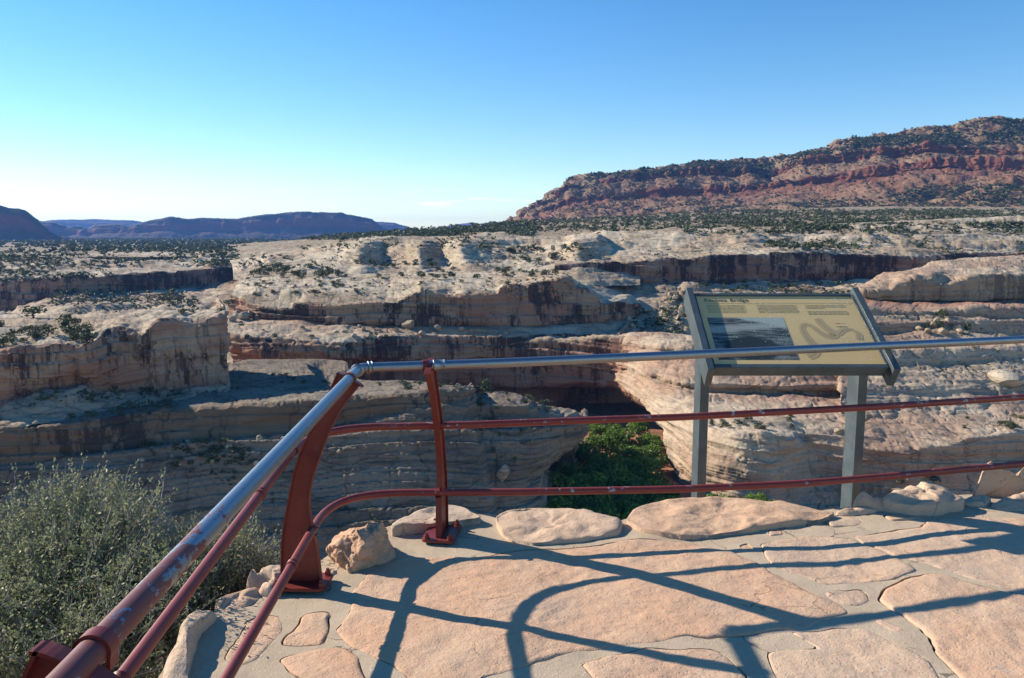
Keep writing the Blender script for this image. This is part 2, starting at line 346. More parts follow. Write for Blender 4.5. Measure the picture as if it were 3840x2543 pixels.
rows = [(0, 0, [(x, y + 10, 3100 - 900*(x - 1880)/2170) for x, y in sky]), (0, 0, mrow(sky, 2850, 2120)), (0.1, 0.1, mrow(up_t, 2760, 2010)), (0.95, 0.8, mrow(up_t, 2755, 2004)), (1, 0.8, mrow(up_b, 2745, 1994)),
        (0.15, 0.25, mrow(np.array(up_b) + [0, 3], 2740, 1985)), (0.1, 0.25, mrow(md_t, 2690, 1915)), (1, 0.9, mrow(np.array(md_t) + [0, 2], 2686, 1910)), (1, 0.9, mrow(md_b, 2676, 1900)), (0.3, 0.95, mrow(np.array(md_b) + [0, 4], 2670, 1892)),
        (0.1, 0.55, mrow([(x, y) for x, y in blend(0.72)], 2560, 1780)), (0, 0.10, mrow([(x, y) for x, y in blend(1.0)], 2420, 1640)), (0, 0, mrow([(x, y) for x, y in blend(1.12)], 2300, 1500))]
landform('red_mesa', 'broad red mesa with cliff bands, boulder slopes and juniper cap', rows, M_MESA, 'mesa', cpx=3.2, rpx=2.4, A=24, L=230, B=8, LB=60, S=5.0, T=14, F=26, G=7, J=5, fine=1.8, csm=1.5, rsm=0.8, seed=5)

# juniper plateau between the canyon rim and the mesa
landform('juniper_plateau', 'gently rising plateau covered in juniper beyond the rim', [
    (0, 0, [(850, 935, 2300), (1280, 905, 2000), (1560, 885, 1900), (1820, 868, 1900), (1920, 850, 1900), (2560, 800, 1950), (3200, 775, 1900), (4050, 770, 1800)]),
    (0, 0, [(850, 922, 1600), (1100, 902, 1500), (1280, 886, 1450), (1560, 862, 1400), (1820, 846, 1400), (1920, 832, 1420), (2560, 806, 1500), (3200, 786, 1500), (4050, 788, 1500)]),
    (0, 0, [(900, 945, 1000), (1200, 925, 900), (1500, 898, 860), (1900, 884, 850), (2200, 872, 850), (2560, 858, 860), (3200, 838, 900), (4050, 830, 950)]),
    (0, 0, [(900, 975, 840), (1200, 960, 740), (1500, 940, 720), (1900, 930, 720), (2200, 915, 740), (2560, 890, 760), (3200, 865, 790), (4050, 850, 820)])],
    M_PLAT, 'plat', rpx=2.2, A=3.0, L=90, B=2.2, LB=40, S=0.6, T=3, fine=0.3, seed=2)

# far canyon on the left with streaked wall
landform('far_canyon_rim', 'distant pale slickrock rim above a streaked canyon wall', [
    (0, 0, [(-180, 948, 1300), (300, 946, 1350), (600, 944, 1350), (900, 940, 1250), (1150, 925, 1000)]),
    (0, 0, [(-180, 966, 950), (0, 965, 940), (140, 963, 940), (290, 966, 940), (380, 962, 960), (560, 956, 970), (700, 960, 970), (750, 953, 970), (850, 955, 970), (960, 956, 940), (1060, 948, 900), (1150, 945, 860)]),
    (0.1, 0, [(-180, 1010, 830), (0, 1010, 820), (140, 1005, 820), (290, 1002, 840), (380, 1000, 860), (560, 996, 880), (700, 998, 890), (850, 985, 900), (960, 982, 890), (1150, 975, 800)]),
    (0.25, 0, [(-180, 1062, 770), (0, 1058, 768), (173, 1050, 770), (303, 1037, 775), (389, 1029, 785), (486, 1023, 800), (654, 1024, 815), (668, 1010, 840), (865, 997, 860), (973, 995, 860), (1150, 990, 790)]),
    (1, 0, [(-180, 1068, 766), (0, 1064, 764), (173, 1056, 766), (303, 1043, 771), (389, 1035, 781), (486, 1029, 796), (654, 1030, 811), (668, 1016, 838), (865, 1003, 858), (973, 1000, 858), (1150, 995, 790)]),
    (1, 0.15, [(-180, 1180, 755), (0, 1176, 755), (200, 1150, 760), (216, 1110, 764), (335, 1102, 768), (378, 1106, 780), (460, 1097, 794), (640, 1090, 808), (662, 1074, 834), (920, 1048, 850), (1150, 1050, 790)]),
    (0.15, 0.2, [(-180, 1186, 745), (0, 1182, 745), (216, 1118, 750), (335, 1110, 758), (460, 1104, 782), (640, 1098, 796), (662, 1090, 815), (920, 1070, 830), (1150, 1070, 780)]),
    (0, 0, [(-180, 1230, 640), (200, 1225, 640), (400, 1215, 650), (600, 1205, 660), (900, 1180, 680), (1150, 1180, 680)]),
    (0, 0, [(-180, 1400, 520), (300, 1400, 520), (900, 1390, 520), (1150, 1380, 540)])],
    M_ROCK, 'jl', A=2.6, L=45, B=3.6, LB=26, S=1.8, T=7, F=1.8, seed=9)

# slickrock benches and the long shaded cliff to the right
landform('slickrock_bench', 'pale slickrock shelf above the long dark streaked cliff', [
    (0, 0, [(2080, 905, 860), (2200, 880, 850), (2400, 868, 830), (2560, 860, 820), (2900, 846, 830), (3200, 834, 850), (3500, 822, 880), (4050, 805, 920)]),
    (0, 0, [(2080, 925, 760), (2215, 880, 775), (2400, 872, 770), (2560, 866, 765), (2740, 872, 745), (2800, 872, 735), (2870, 880, 750), (3000, 868, 790), (3200, 858, 800), (3500, 848, 810), (4050, 832, 850)]),
    (0.2, 0, [(2080, 945, 720), (2230, 930, 705), (2330, 940, 695), (2560, 938, 690), (2700, 928, 690), (2760, 912, 690), (2860, 925, 680), (3000, 900, 730), (3200, 890, 730), (3500, 885, 740), (4050, 880, 770)]),
    (0, 0, [(2080, 985, 640), (2200, 965, 645), (2330, 965, 645), (2560, 958, 650), (2700, 950, 660), (2885, 945, 660), (3000, 930, 690), (3210, 930, 690), (3500, 930, 690), (4050, 920, 720)]),
    (0.25, 0, [(2080, 1003, 603), (2200, 986, 605), (2328, 980, 610), (2560, 970, 620), (2885, 952, 640), (3000, 948, 645), (3210, 957, 650), (3455, 968, 650), (3563, 964, 660), (4050, 955, 690)]),
    (1, 0, [(2080, 1008, 600), (2200, 992, 602), (2328, 986, 607), (2560, 976, 617), (2885, 958, 637), (3000, 954, 642), (3210, 963, 647), (3455, 974, 647), (3563, 970, 657), (4050, 961, 687)]),
    (1, 0.15, [(2080, 1065, 598), (2199, 1090, 597), (2328, 1072, 602), (2560, 1062, 611), (2885, 1064, 631), (3000, 1060, 636), (3210, 1048, 643), (3563, 1048, 650), (4050, 1048, 670)]),
    (0.2, 0.2, [(2090, 1075, 592), (2199, 1100, 590), (2328, 1082, 594), (2560, 1070, 602), (2885, 1072, 622), (3210, 1056, 634), (4050, 1056, 660)]),
    (0, 0.1, [(2110, 1180, 560), (2250, 1200, 540), (2360, 1240, 510), (2600, 1230, 520), (3000, 1190, 535), (3300, 1150, 550), (4050, 1150, 560)]),
    (0, 0.1, [(2140, 1320, 490), (2360, 1330, 470), (2600, 1330, 470), (3000, 1290, 480), (4050, 1250, 500)])],
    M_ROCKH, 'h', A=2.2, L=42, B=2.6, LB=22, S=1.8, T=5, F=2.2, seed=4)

# slickrock domes behind the central promontory
landform('slickrock_domes', 'row of pale rounded slickrock domes with juniper along the top', [
    (0, 0, [(860, 975, 860), (1080, 940, 860), (1400, 890, 850), (1900, 880, 830), (2400, 890, 800)]),
    (0, 0, [(870, 992, 720), (960, 975, 725), (1020, 962, 728), (1120, 955, 730), (1180, 945, 725), (1280, 925, 725), (1360, 900, 725), (1500, 890, 730), (1630, 901, 730), (1700, 893, 728), (1766, 889, 724), (1820, 885, 724), (1930, 896, 720), (2020, 905, 712), (2120, 905, 702), (2155, 893, 690), (2250, 890, 690), (2275, 915, 690), (2300, 940, 692), (2400, 955, 700)]),
    (0.1, 0, [(872, 1004, 690), (960, 990, 690), (1020, 978, 680), (1120, 972, 695), (1180, 965, 690), (1280, 950, 680), (1350, 938, 662), (1390, 936, 690), (1440, 935, 712), (1520, 945, 690), (1575, 935, 656), (1610, 936, 690), (1660, 940, 710), (1730, 930, 656), (1770, 932, 680), (1810, 930, 690), (1900, 938, 696), (2000, 945, 690), (2110, 935, 668), (2165, 930, 632), (2200, 930, 650), (2240, 932, 668), (2290, 955, 680), (2400, 970, 690)]),
    (0, 0, [(874, 1020, 650), (1000, 1002, 650), (1120, 995, 650), (1280, 990, 640), (1360, 992, 632), (1440, 996, 665), (1500, 997, 660), (1580, 995, 626), (1660, 994, 662), (1740, 990, 628), (1930, 994, 640), (2090, 990, 630), (2165, 994, 606), (2225, 980, 622), (2330, 978, 645), (2400, 985, 660)]),
    (0, 0, [(876, 1060, 590), (1120, 1050, 590), (1500, 1050, 580), (1930, 1055, 570), (2200, 1070, 560), (2400, 1070, 580)])],
    M_ROCK, 'f', A=2.0, L=40, B=1.9, LB=22, S=1.5, T=4.5, F=0.6, seed=12)

# central promontory: bench, streaked cliff, lower bench, second cliff, alcove wall
landform('sandstone_promontory', 'central sandstone promontory with a streaked cliff and shaded alcove wall below', [
    (0, 0, [(930, 1012, 680), (1100, 1002, 690), (1300, 1004, 690), (1600, 1004, 670), (1900, 1020, 650), (2100, 1045, 610), (2180, 1060, 590)]),
    (0, 0, [(905, 1040, 580), (1100, 1035, 570), (1300, 1045, 560), (1500, 1035, 570), (1800, 1030, 570), (2000, 1032, 570), (2120, 1042, 560), (2200, 1070, 550)]),
    (0, 0, [(880, 1080, 540), (950, 1075, 520), (1100, 1085, 510), (1280, 1095, 505), (1450, 1085, 510), (1583, 1068, 510), (1653, 1072, 508), (1728, 1076, 505), (1864, 1070, 510), (2036, 1048, 515), (2123, 1043, 518), (2200, 1080, 520), (2262, 1120, 520)]),
    (0.2, 0, [(866, 1105, 522), (920, 1122, 505), (973, 1148, 495), (1081, 1158, 488), (1140, 1120, 490), (1280, 1134, 481), (1480, 1122, 479), (1583, 1082, 484), (1653, 1092, 483), (1700, 1110, 481), (1732, 1096, 482), (1864, 1094, 484), (1880, 1072, 488), (2036, 1056, 497), (2123, 1046, 507), (2166, 1074, 503), (2231, 1098, 502), (2272, 1138, 506)]),
    (1, 0, [(864, 1114, 519), (920, 1130, 502), (973, 1156, 492), (1081, 1164, 485), (1140, 1127, 486), (1280, 1141, 478), (1480, 1129, 476), (1583, 1089, 480), (1653, 1099, 480), (1712, 1118, 478), (1732, 1103, 478), (1864, 1101, 480), (1880, 1079, 484), (2036, 1063, 493), (2123, 1053, 503), (2166, 1082, 499), (2231, 1106, 498), (2275, 1146, 503)]),
    (1, 0.1, [(862, 1165, 516), (920, 1182, 499), (989, 1192, 490), (1102, 1197, 482), (1280, 1211, 474), (1550, 1212, 472), (1766, 1212, 473), (1983, 1213, 481), (2200, 1210, 491), (2253, 1206, 495), (2281, 1190, 502)]),
    (0.7, 0.9, [(862, 1170, 522), (920, 1188, 506), (989, 1198, 497), (1102, 1204, 489), (1280, 1219, 481), (1550, 1221, 479), (1766, 1222, 480), (1983, 1222, 488), (2200, 1218, 498), (2285, 1200, 508)]),
    (0.1, 0.35, [(858, 1185, 505), (920, 1205, 490), (1102, 1222, 478), (1280, 1232, 470), (1550, 1236, 468), (1766, 1238, 468), (1983, 1236, 476), (2200, 1230, 486), (2290, 1225, 490)]),
    (0.1, 0, [(850, 1250, 462), (924, 1270, 452), (1100, 1276, 446), (1280, 1281, 444), (1450, 1270, 450), (1626, 1265, 458), (1875, 1264, 462), (2091, 1250, 470), (2210, 1254, 476), (2330, 1262, 480)]),
    (1, 0, [(852, 1258, 459), (926, 1278, 449), (1100, 1284, 443), (1280, 1289, 441), (1450, 1278, 447), (1626, 1273, 455), (1875, 1272, 459), (2091, 1258, 467), (2210, 1262, 473), (2330, 1270, 477)]),
    (1, 0.2, [(860, 1300, 456), (930, 1318, 447), (973, 1338, 441), (1280, 1343, 439), (1626, 1344, 453), (1875, 1344, 457), (2091, 1340, 464), (2210, 1336, 470), (2330, 1340, 474)]),
    (1, 0.4, [(860, 1306, 462), (930, 1325, 453), (973, 1346, 447), (1280, 1352, 446), (1626, 1353, 458), (1875, 1355, 463), (2091, 1352, 470), (2210, 1350, 474), (2330, 1352, 478)]),
    (0.9, 0.45, [(880, 1400, 450), (1280, 1430, 448), (1626, 1440, 462), (1875, 1450, 470), (2091, 1450, 482), (2210, 1440, 492), (2400, 1430, 500)]),
    (0.9, 0.5, [(900, 1500, 440), (1280, 1520, 442), (1626, 1540, 456), (1875, 1545, 466), (2091, 1550, 478), (2300, 1545, 490), (2500, 1540, 500)]),
    (0.2, 0.6, [(900, 1620, 390), (1280, 1640, 390), (1875, 1660, 395), (2300, 1640, 410), (2560, 1640, 420)])],
    M_ROCK, 'e', A=1.4, L=34, B=1.3, LB=14, S=1.3, T=4.0, F=1.0, wrapR=(30, 45, -4), seed=1)

# right-hand dome and the benches under it
landform('sandstone_dome', 'pale whaleback dome of sandstone with a dark streaked overhang', [
    (0, 0, [(3240, 1100, 520), (3330, 1050, 530), (3500, 1010, 560), (3700, 985, 570), (4050, 975, 580)]),
    (0, 0, [(3228, 1078, 470), (3262, 1052, 474), (3319, 1029, 480), (3395, 1015, 486), (3449, 1011, 492), (3493, 990, 506), (3590, 976, 512), (3699, 968, 518), (3840, 961, 524), (4050, 952, 530)]),
    (0, 0, [(3221, 1088, 452), (3262, 1080, 452), (3330, 1060, 458), (3400, 1035, 462), (3493, 1022, 468), (3590, 1015, 474), (3699, 1000, 480), (3840, 995, 488), (4050, 990, 496)]),
    (0.2, 0, [(3219, 1095, 446), (3265, 1098, 444), (3335, 1090, 445), (3362, 1060, 448), (3427, 1045, 450), (3493, 1051, 451), (3547, 1071, 451), (3617, 1046, 455), (3726, 1027, 460), (3840, 1038, 462), (4050, 1040, 470)]),
    (1, 0, [(3222, 1100, 443), (3268, 1104, 441), (3338, 1096, 441), (3365, 1067, 444), (3427, 1052, 446), (3493, 1058, 447), (3547, 1078, 447), (3617, 1053, 451), (3726, 1034, 456), (3840, 1045, 458), (4050, 1047, 466)]),
    (1, 0.2, [(3232, 1110, 444), (3262, 1121, 443), (3373, 1126, 444), (3509, 1124, 446), (3840, 1121, 456), (4050, 1120, 460)]),
    (0.4, 0.95, [(3240, 1118, 450), (3265, 1130, 449), (3373, 1135, 450), (3509, 1134, 452), (3840, 1130, 462), (4050, 1130, 470)]),
    (0.1, 0.7, [(3230, 1135, 432), (3373, 1148, 430), (3509, 1148, 430), (3840, 1145, 436), (4050, 1145, 440)]),
    (0, 0.1, [(3190, 1160, 412), (3373, 1168, 410), (3620, 1160, 410), (3840, 1158, 414), (4050, 1160, 418)]),
    (0.7, 0, [(3190, 1188, 408), (3373, 1195, 406), (3620, 1190, 406), (3840, 1188, 410), (4050, 1190, 414)]),
    (0, 0, [(3180, 1215, 398), (3373, 1212, 398), (3620, 1205, 400), (3840, 1208, 402), (4050, 1210, 404)]),
    (0.6, 0, [(3180, 1245, 394), (3373, 1245, 394), (3620, 1245, 396), (3840, 1250, 398), (4050, 1250, 400)]),
    (0, 0, [(3180, 1290, 376), (3373, 1285, 378), (3620, 1290, 380), (3840, 1290, 382), (4050, 1290, 384)]),
    (0, 0, [(3150, 1330, 362), (3373, 1320, 364), (3620, 1310, 368), (3840, 1300, 374), (4050, 1300, 378)]),
    (0.5, 0, [(3150, 1380, 356), (3373, 1370, 356), (3620, 1360, 362), (3840, 1345, 368), (4050, 1345, 372)]),
    (0, 0, [(3150, 1470, 330), (3373, 1450, 336), (3620, 1430, 342), (3840, 1420, 350), (4050, 1420, 352)]),
    (0, 0, [(3150, 1620, 310), (3620, 1620, 310), (4050, 1620, 310)])],
    M_ROCK2, 'i', A=1.2, L=28, B=1.3, LB=15, S=0.9, T=4.0, F=0.7, wrapL=(36, 60, -3), seed=6)

# the natural bridge: thick arch carried by the right-hand abutment
BRP = dict(A=1.2, L=26, B=1.3, LB=14, S=0.6, T=3.4, F=0.3, seed=8)
landform('natural_bridge_span', 'shaded span of the natural bridge reaching across the dark hollow', [
    (0, 0, [(1740, 1290, 480), (1930, 1275, 478), (2150, 1262, 476), (2300, 1262, 470), (2361, 1264, 460), (2440, 1278, 450)]),
    (0.3, 0, [(1740, 1300, 468), (1930, 1282, 460), (2150, 1270, 452), (2300, 1266, 443), (2361, 1272, 430), (2440, 1298, 424)]),
    (0.8, 0.2, [(1740, 1320, 467), (1930, 1310, 459), (2150, 1300, 450), (2300, 1286, 441), (2361, 1296, 427), (2440, 1320, 422)]),
    (1, 0.25, [(1740, 1350, 466), (1930, 1345, 458), (2150, 1338, 449), (2300, 1330, 439), (2361, 1342, 420), (2440, 1368, 412)]),
    (1, 0.2, [(1740, 1400, 466), (1930, 1394, 459), (2150, 1387, 450), (2300, 1380, 438), (2361, 1392, 419), (2440, 1428, 405)]),
    (0.8, 0.3, [(1740, 1470, 469), (1850, 1458, 464), (1930, 1450, 460), (2050, 1440, 455), (2150, 1435, 450), (2250, 1434, 442), (2314, 1442, 431), (2360, 1472, 413), (2440, 1524, 394)]),
    (0.6, 0.4, [(1740, 1480, 474), (1930, 1458, 472), (2150, 1443, 466), (2314, 1447, 452), (2360, 1477, 434), (2440, 1521, 420)]),
    (0.6, 0.5, [(1740, 1480, 490), (1930, 1462, 496), (2150, 1444, 500), (2314, 1444, 500), (2440, 1500, 490)])],
    M_ROCK, 'as', A=1.4, L=34, B=1.3, LB=14, S=1.3, T=4.0, F=1.0, seed=1)
landform('natural_bridge', 'massive natural sandstone bridge abutment with rounded pale ledges', [
    (0, 0, [(2296, 1262, 474), (2361, 1246, 455), (2480, 1243, 440), (2600, 1257, 426), (3000, 1285, 402), (3400, 1300, 392), (4050, 1310, 390)]),
    (0, 0, [(2298, 1268, 446), (2361, 1262, 430), (2480, 1268, 412), (2600, 1280, 402), (3000, 1305, 388), (3400, 1320, 382), (4050, 1320, 380)]),
    (0.1, 0, [(2300, 1282, 442), (2361, 1284, 424), (2469, 1300, 400), (2560, 1312, 390), (2900, 1330, 380), (3400, 1350, 374), (4050, 1340, 372)]),
    (0.5, 0.3, [(2300, 1298, 442), (2361, 1298, 426), (2469, 1316, 404), (2560, 1330, 394), (2900, 1344, 384), (3400, 1362, 378), (4050, 1352, 376)]),
    (0, 0.35, [(2302, 1330, 440), (2361, 1328, 416), (2469, 1347, 388), (2600, 1366, 374), (2900, 1376, 366), (3300, 1380, 362), (4050, 1375, 366)]),
    (0, 0.1, [(2302, 1360, 438), (2340, 1372, 420), (2415, 1400, 388), (2560, 1431, 358), (2652, 1440, 352), (2900, 1446, 346), (3204, 1450, 345), (3440, 1440, 350), (3540, 1428, 356), (3700, 1420, 366), (4050, 1410, 376)]),
    (0.75, 0, [(2304, 1374, 440), (2345, 1384, 422), (2415, 1412, 391), (2560, 1449, 361), (2652, 1463, 355), (2900, 1471, 350), (3204, 1475, 349), (3440, 1459, 353), (3540, 1443, 360), (3700, 1431, 370), (4050, 1426, 380)]),
    (0.15, 0.3, [(2306, 1396, 440), (2349, 1406, 416), (2450, 1442, 374), (2560, 1471, 355), (2700, 1488, 346), (2900, 1495, 342), (3204, 1498, 340), (3440, 1485, 345), (3600, 1470, 355), (4050, 1455, 365)]),
    (0.2, 0, [(2318, 1434, 432), (2355, 1462, 408), (2450, 1482, 368), (2560, 1505, 346), (2800, 1525, 330), (3100, 1535, 325), (3400, 1525, 327), (3600, 1505, 335), (4050, 1480, 345)]),
    (0.1, 0, [(2398, 1502, 386), (2458, 1532, 356), (2560, 1560, 332), (2660, 1588, 318), (2780, 1598, 309), (2960, 1600, 309), (3100, 1615, 305), (3300, 1620, 303), (3500, 1610, 303), (3640, 1595, 306), (4050, 1570, 312)]),
    (0.15, 0, [(2490, 1612, 352), (2560, 1642, 323), (2660, 1650, 307), (2760, 1622, 299), (2870, 1622, 296), (2960, 1640, 297), (3040, 1680, 304), (3200, 1690, 297), (3400, 1690, 291), (3560, 1670, 290), (3640, 1645, 292), (4050, 1600, 300)]),
    (0.42, 0, [(2519, 1748, 340), (2600, 1760, 310), (2700, 1745, 297), (2800, 1730, 290), (2900, 1735, 290), (2980, 1755, 297), (3080, 1780, 303), (3200, 1775, 296), (3400, 1760, 290), (3560, 1740, 289), (3640, 1720, 291), (4050, 1660, 297)]),
    (0.4, 0, [(2556, 1820, 328), (2640, 1840, 305), (2760, 1840, 293), (2900, 1840, 289), (3000, 1850, 295), (3200, 1850, 294), (3400, 1840, 289), (3640, 1810, 288), (4050, 1760, 290)]),
    (0.4, 0.1, [(2575, 1920, 308), (2700, 1960, 290), (2900, 1970, 284), (3200, 1970, 284), (4050, 1960, 280)])],
    M_ROCK2, 'a', wrapL=(18, 60, 4), **BRP)

# left butte
landform('sandstone_butte', 'square ended sandstone butte with a stained shaded cliff face', [
    (0, 0, [(-180, 1190, 400), (60, 1190, 400), (400, 1186, 395), (700, 1178, 385), (840, 1172, 370)]),
    (0, 0, [(-180, 1185, 345), (60, 1183, 345), (180, 1176, 348), (300, 1180, 350), (380, 1176, 350), (450, 1180, 348), (486, 1172, 346), (578, 1163, 345), (630, 1168, 345), (702, 1163, 345), (760, 1168, 344), (810, 1157, 343), (846, 1160, 340)]),
    (0, 0, [(-180, 1225, 300), (60, 1222, 300), (200, 1225, 305), (300, 1230, 310), (400, 1210, 318), (486, 1195, 322), (578, 1180, 326), (650, 1172, 330), (740, 1172, 330), (847, 1166, 330)]),
    (0.2, 0, [(-180, 1320, 258), (0, 1308, 262), (80, 1300, 265), (216, 1272, 272), (300, 1290, 272), (346, 1280, 278), (400, 1228, 296), (460, 1220, 300), (530, 1262, 294), (562, 1222, 300), (595, 1202, 308), (650, 1190, 314), (665, 1203, 312), (746, 1197, 316), (811, 1182, 319), (848, 1172, 322)]),
    (1, 0, [(-180, 1332, 255), (0, 1320, 258), (80, 1312, 261), (216, 1286, 268), (300, 1302, 269), (346, 1292, 274), (400, 1242, 291), (460, 1234, 295), (530, 1270, 291), (562, 1232, 296), (595, 1214, 303), (650, 1202, 309), (665, 1214, 308), (746, 1208, 312), (811, 1194, 315), (850, 1184, 318)]),
    (1, 0.12, [(-180, 1430, 252), (0, 1420, 255), (216, 1390, 265), (346, 1380, 271), (460, 1370, 290), (595, 1360, 299), (746, 1350, 308), (854, 1330, 314)]),
    (1, 0.3, [(-180, 1520, 252), (0, 1502, 255), (43, 1499, 257), (162, 1452, 264), (260, 1436, 268), (432, 1452, 284), (568, 1452, 294), (703, 1456, 303), (811, 1448, 309), (858, 1426, 312)]),
    (0.2, 0.2, [(-180, 1545, 248), (0, 1530, 250), (162, 1480, 258), (260, 1462, 262), (432, 1476, 278), (703, 1478, 299), (852, 1462, 309)]),
    (0, 0.1, [(-180, 1590, 240), (0, 1570, 242), (260, 1520, 254), (432, 1510, 268), (703, 1510, 287), (850, 1500, 304)]), (0, 0.1, [(-180, 1640, 232), (0, 1620, 234), (260, 1580, 246), (432, 1570, 260), (703, 1570, 280), (845, 1560, 298)])],
    M_ROCKL, 'l', A=1.0, L=22, B=1.5, LB=11, S=0.7, T=3.8, F=0.8, wrapR=(-30, 70, 1), seed=3)

# near ledges across the canyon, shaded slope below them
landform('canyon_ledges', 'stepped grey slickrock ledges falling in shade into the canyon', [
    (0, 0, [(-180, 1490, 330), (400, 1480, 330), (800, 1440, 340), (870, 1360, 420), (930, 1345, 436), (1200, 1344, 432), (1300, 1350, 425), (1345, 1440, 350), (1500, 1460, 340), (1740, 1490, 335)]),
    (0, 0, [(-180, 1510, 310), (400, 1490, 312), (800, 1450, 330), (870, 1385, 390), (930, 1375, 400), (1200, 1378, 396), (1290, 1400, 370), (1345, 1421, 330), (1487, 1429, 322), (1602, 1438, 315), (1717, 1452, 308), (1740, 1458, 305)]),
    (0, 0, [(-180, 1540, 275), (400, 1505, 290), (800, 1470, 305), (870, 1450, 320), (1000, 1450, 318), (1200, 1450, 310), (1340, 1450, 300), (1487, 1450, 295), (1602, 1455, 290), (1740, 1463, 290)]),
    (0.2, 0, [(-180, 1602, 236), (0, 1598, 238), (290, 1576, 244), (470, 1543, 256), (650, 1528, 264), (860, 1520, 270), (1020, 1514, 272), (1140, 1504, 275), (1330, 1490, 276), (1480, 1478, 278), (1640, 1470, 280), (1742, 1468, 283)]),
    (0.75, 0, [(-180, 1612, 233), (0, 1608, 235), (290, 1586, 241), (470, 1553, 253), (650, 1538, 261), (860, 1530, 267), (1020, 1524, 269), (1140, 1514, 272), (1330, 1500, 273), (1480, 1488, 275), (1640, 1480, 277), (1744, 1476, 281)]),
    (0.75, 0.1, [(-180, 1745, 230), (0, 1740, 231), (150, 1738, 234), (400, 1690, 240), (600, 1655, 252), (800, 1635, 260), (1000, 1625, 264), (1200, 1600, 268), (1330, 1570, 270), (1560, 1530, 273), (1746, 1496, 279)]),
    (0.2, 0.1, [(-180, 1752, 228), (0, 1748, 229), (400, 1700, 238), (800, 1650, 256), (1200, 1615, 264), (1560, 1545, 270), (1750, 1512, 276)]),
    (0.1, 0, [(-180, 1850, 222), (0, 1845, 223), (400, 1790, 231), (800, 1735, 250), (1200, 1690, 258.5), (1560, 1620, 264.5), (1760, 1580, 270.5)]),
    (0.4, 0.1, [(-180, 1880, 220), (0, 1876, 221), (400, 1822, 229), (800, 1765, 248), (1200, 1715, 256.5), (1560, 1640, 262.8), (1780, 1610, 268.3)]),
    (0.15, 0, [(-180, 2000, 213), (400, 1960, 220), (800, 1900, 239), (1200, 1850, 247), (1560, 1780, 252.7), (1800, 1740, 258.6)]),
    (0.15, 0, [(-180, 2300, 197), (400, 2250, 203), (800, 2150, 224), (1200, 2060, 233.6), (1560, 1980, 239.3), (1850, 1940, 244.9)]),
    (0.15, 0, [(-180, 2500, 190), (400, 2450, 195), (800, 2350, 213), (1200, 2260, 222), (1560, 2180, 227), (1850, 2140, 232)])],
    M_ROCK_SHADE, 'c', cpx=4.2, rpx=4.4, A=1.0, L=22, B=0.7, LB=11, S=1.0, T=3.4, F=0.4, wrapR=(3, 8, 0), seed=11)
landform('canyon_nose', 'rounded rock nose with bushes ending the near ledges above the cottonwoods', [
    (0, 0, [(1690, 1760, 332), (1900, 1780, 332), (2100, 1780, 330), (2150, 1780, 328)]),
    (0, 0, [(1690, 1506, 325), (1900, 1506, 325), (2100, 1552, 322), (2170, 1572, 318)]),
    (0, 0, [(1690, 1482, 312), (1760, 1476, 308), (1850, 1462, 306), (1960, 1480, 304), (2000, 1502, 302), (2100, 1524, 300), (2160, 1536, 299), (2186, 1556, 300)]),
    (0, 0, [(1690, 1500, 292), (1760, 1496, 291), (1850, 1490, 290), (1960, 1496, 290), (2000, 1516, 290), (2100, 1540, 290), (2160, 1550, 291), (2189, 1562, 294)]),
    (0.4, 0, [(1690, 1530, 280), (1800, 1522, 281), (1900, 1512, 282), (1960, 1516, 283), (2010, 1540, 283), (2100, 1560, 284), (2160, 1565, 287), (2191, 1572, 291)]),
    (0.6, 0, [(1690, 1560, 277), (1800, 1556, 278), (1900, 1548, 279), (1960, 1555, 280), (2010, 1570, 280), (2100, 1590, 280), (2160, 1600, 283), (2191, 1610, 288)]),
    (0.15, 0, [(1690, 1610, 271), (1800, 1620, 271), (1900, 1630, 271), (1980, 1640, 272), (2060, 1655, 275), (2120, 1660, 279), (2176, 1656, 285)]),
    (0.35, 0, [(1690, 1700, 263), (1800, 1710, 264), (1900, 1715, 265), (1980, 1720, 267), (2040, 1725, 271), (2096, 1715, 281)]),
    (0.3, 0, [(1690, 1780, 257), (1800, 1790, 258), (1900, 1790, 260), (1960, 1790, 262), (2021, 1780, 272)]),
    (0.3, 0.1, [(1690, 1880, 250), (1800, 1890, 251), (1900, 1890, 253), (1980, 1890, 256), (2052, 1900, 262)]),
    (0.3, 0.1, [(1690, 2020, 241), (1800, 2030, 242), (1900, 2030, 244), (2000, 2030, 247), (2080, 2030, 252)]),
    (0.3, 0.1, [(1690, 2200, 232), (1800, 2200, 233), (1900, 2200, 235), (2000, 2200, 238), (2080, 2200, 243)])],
    M_ROCK_SHADE, 'n', A=1.0, L=22, B=0.7, LB=11, S=1.0, T=3.4, F=0.4, wrapR=(4, 34, -6), seed=11)
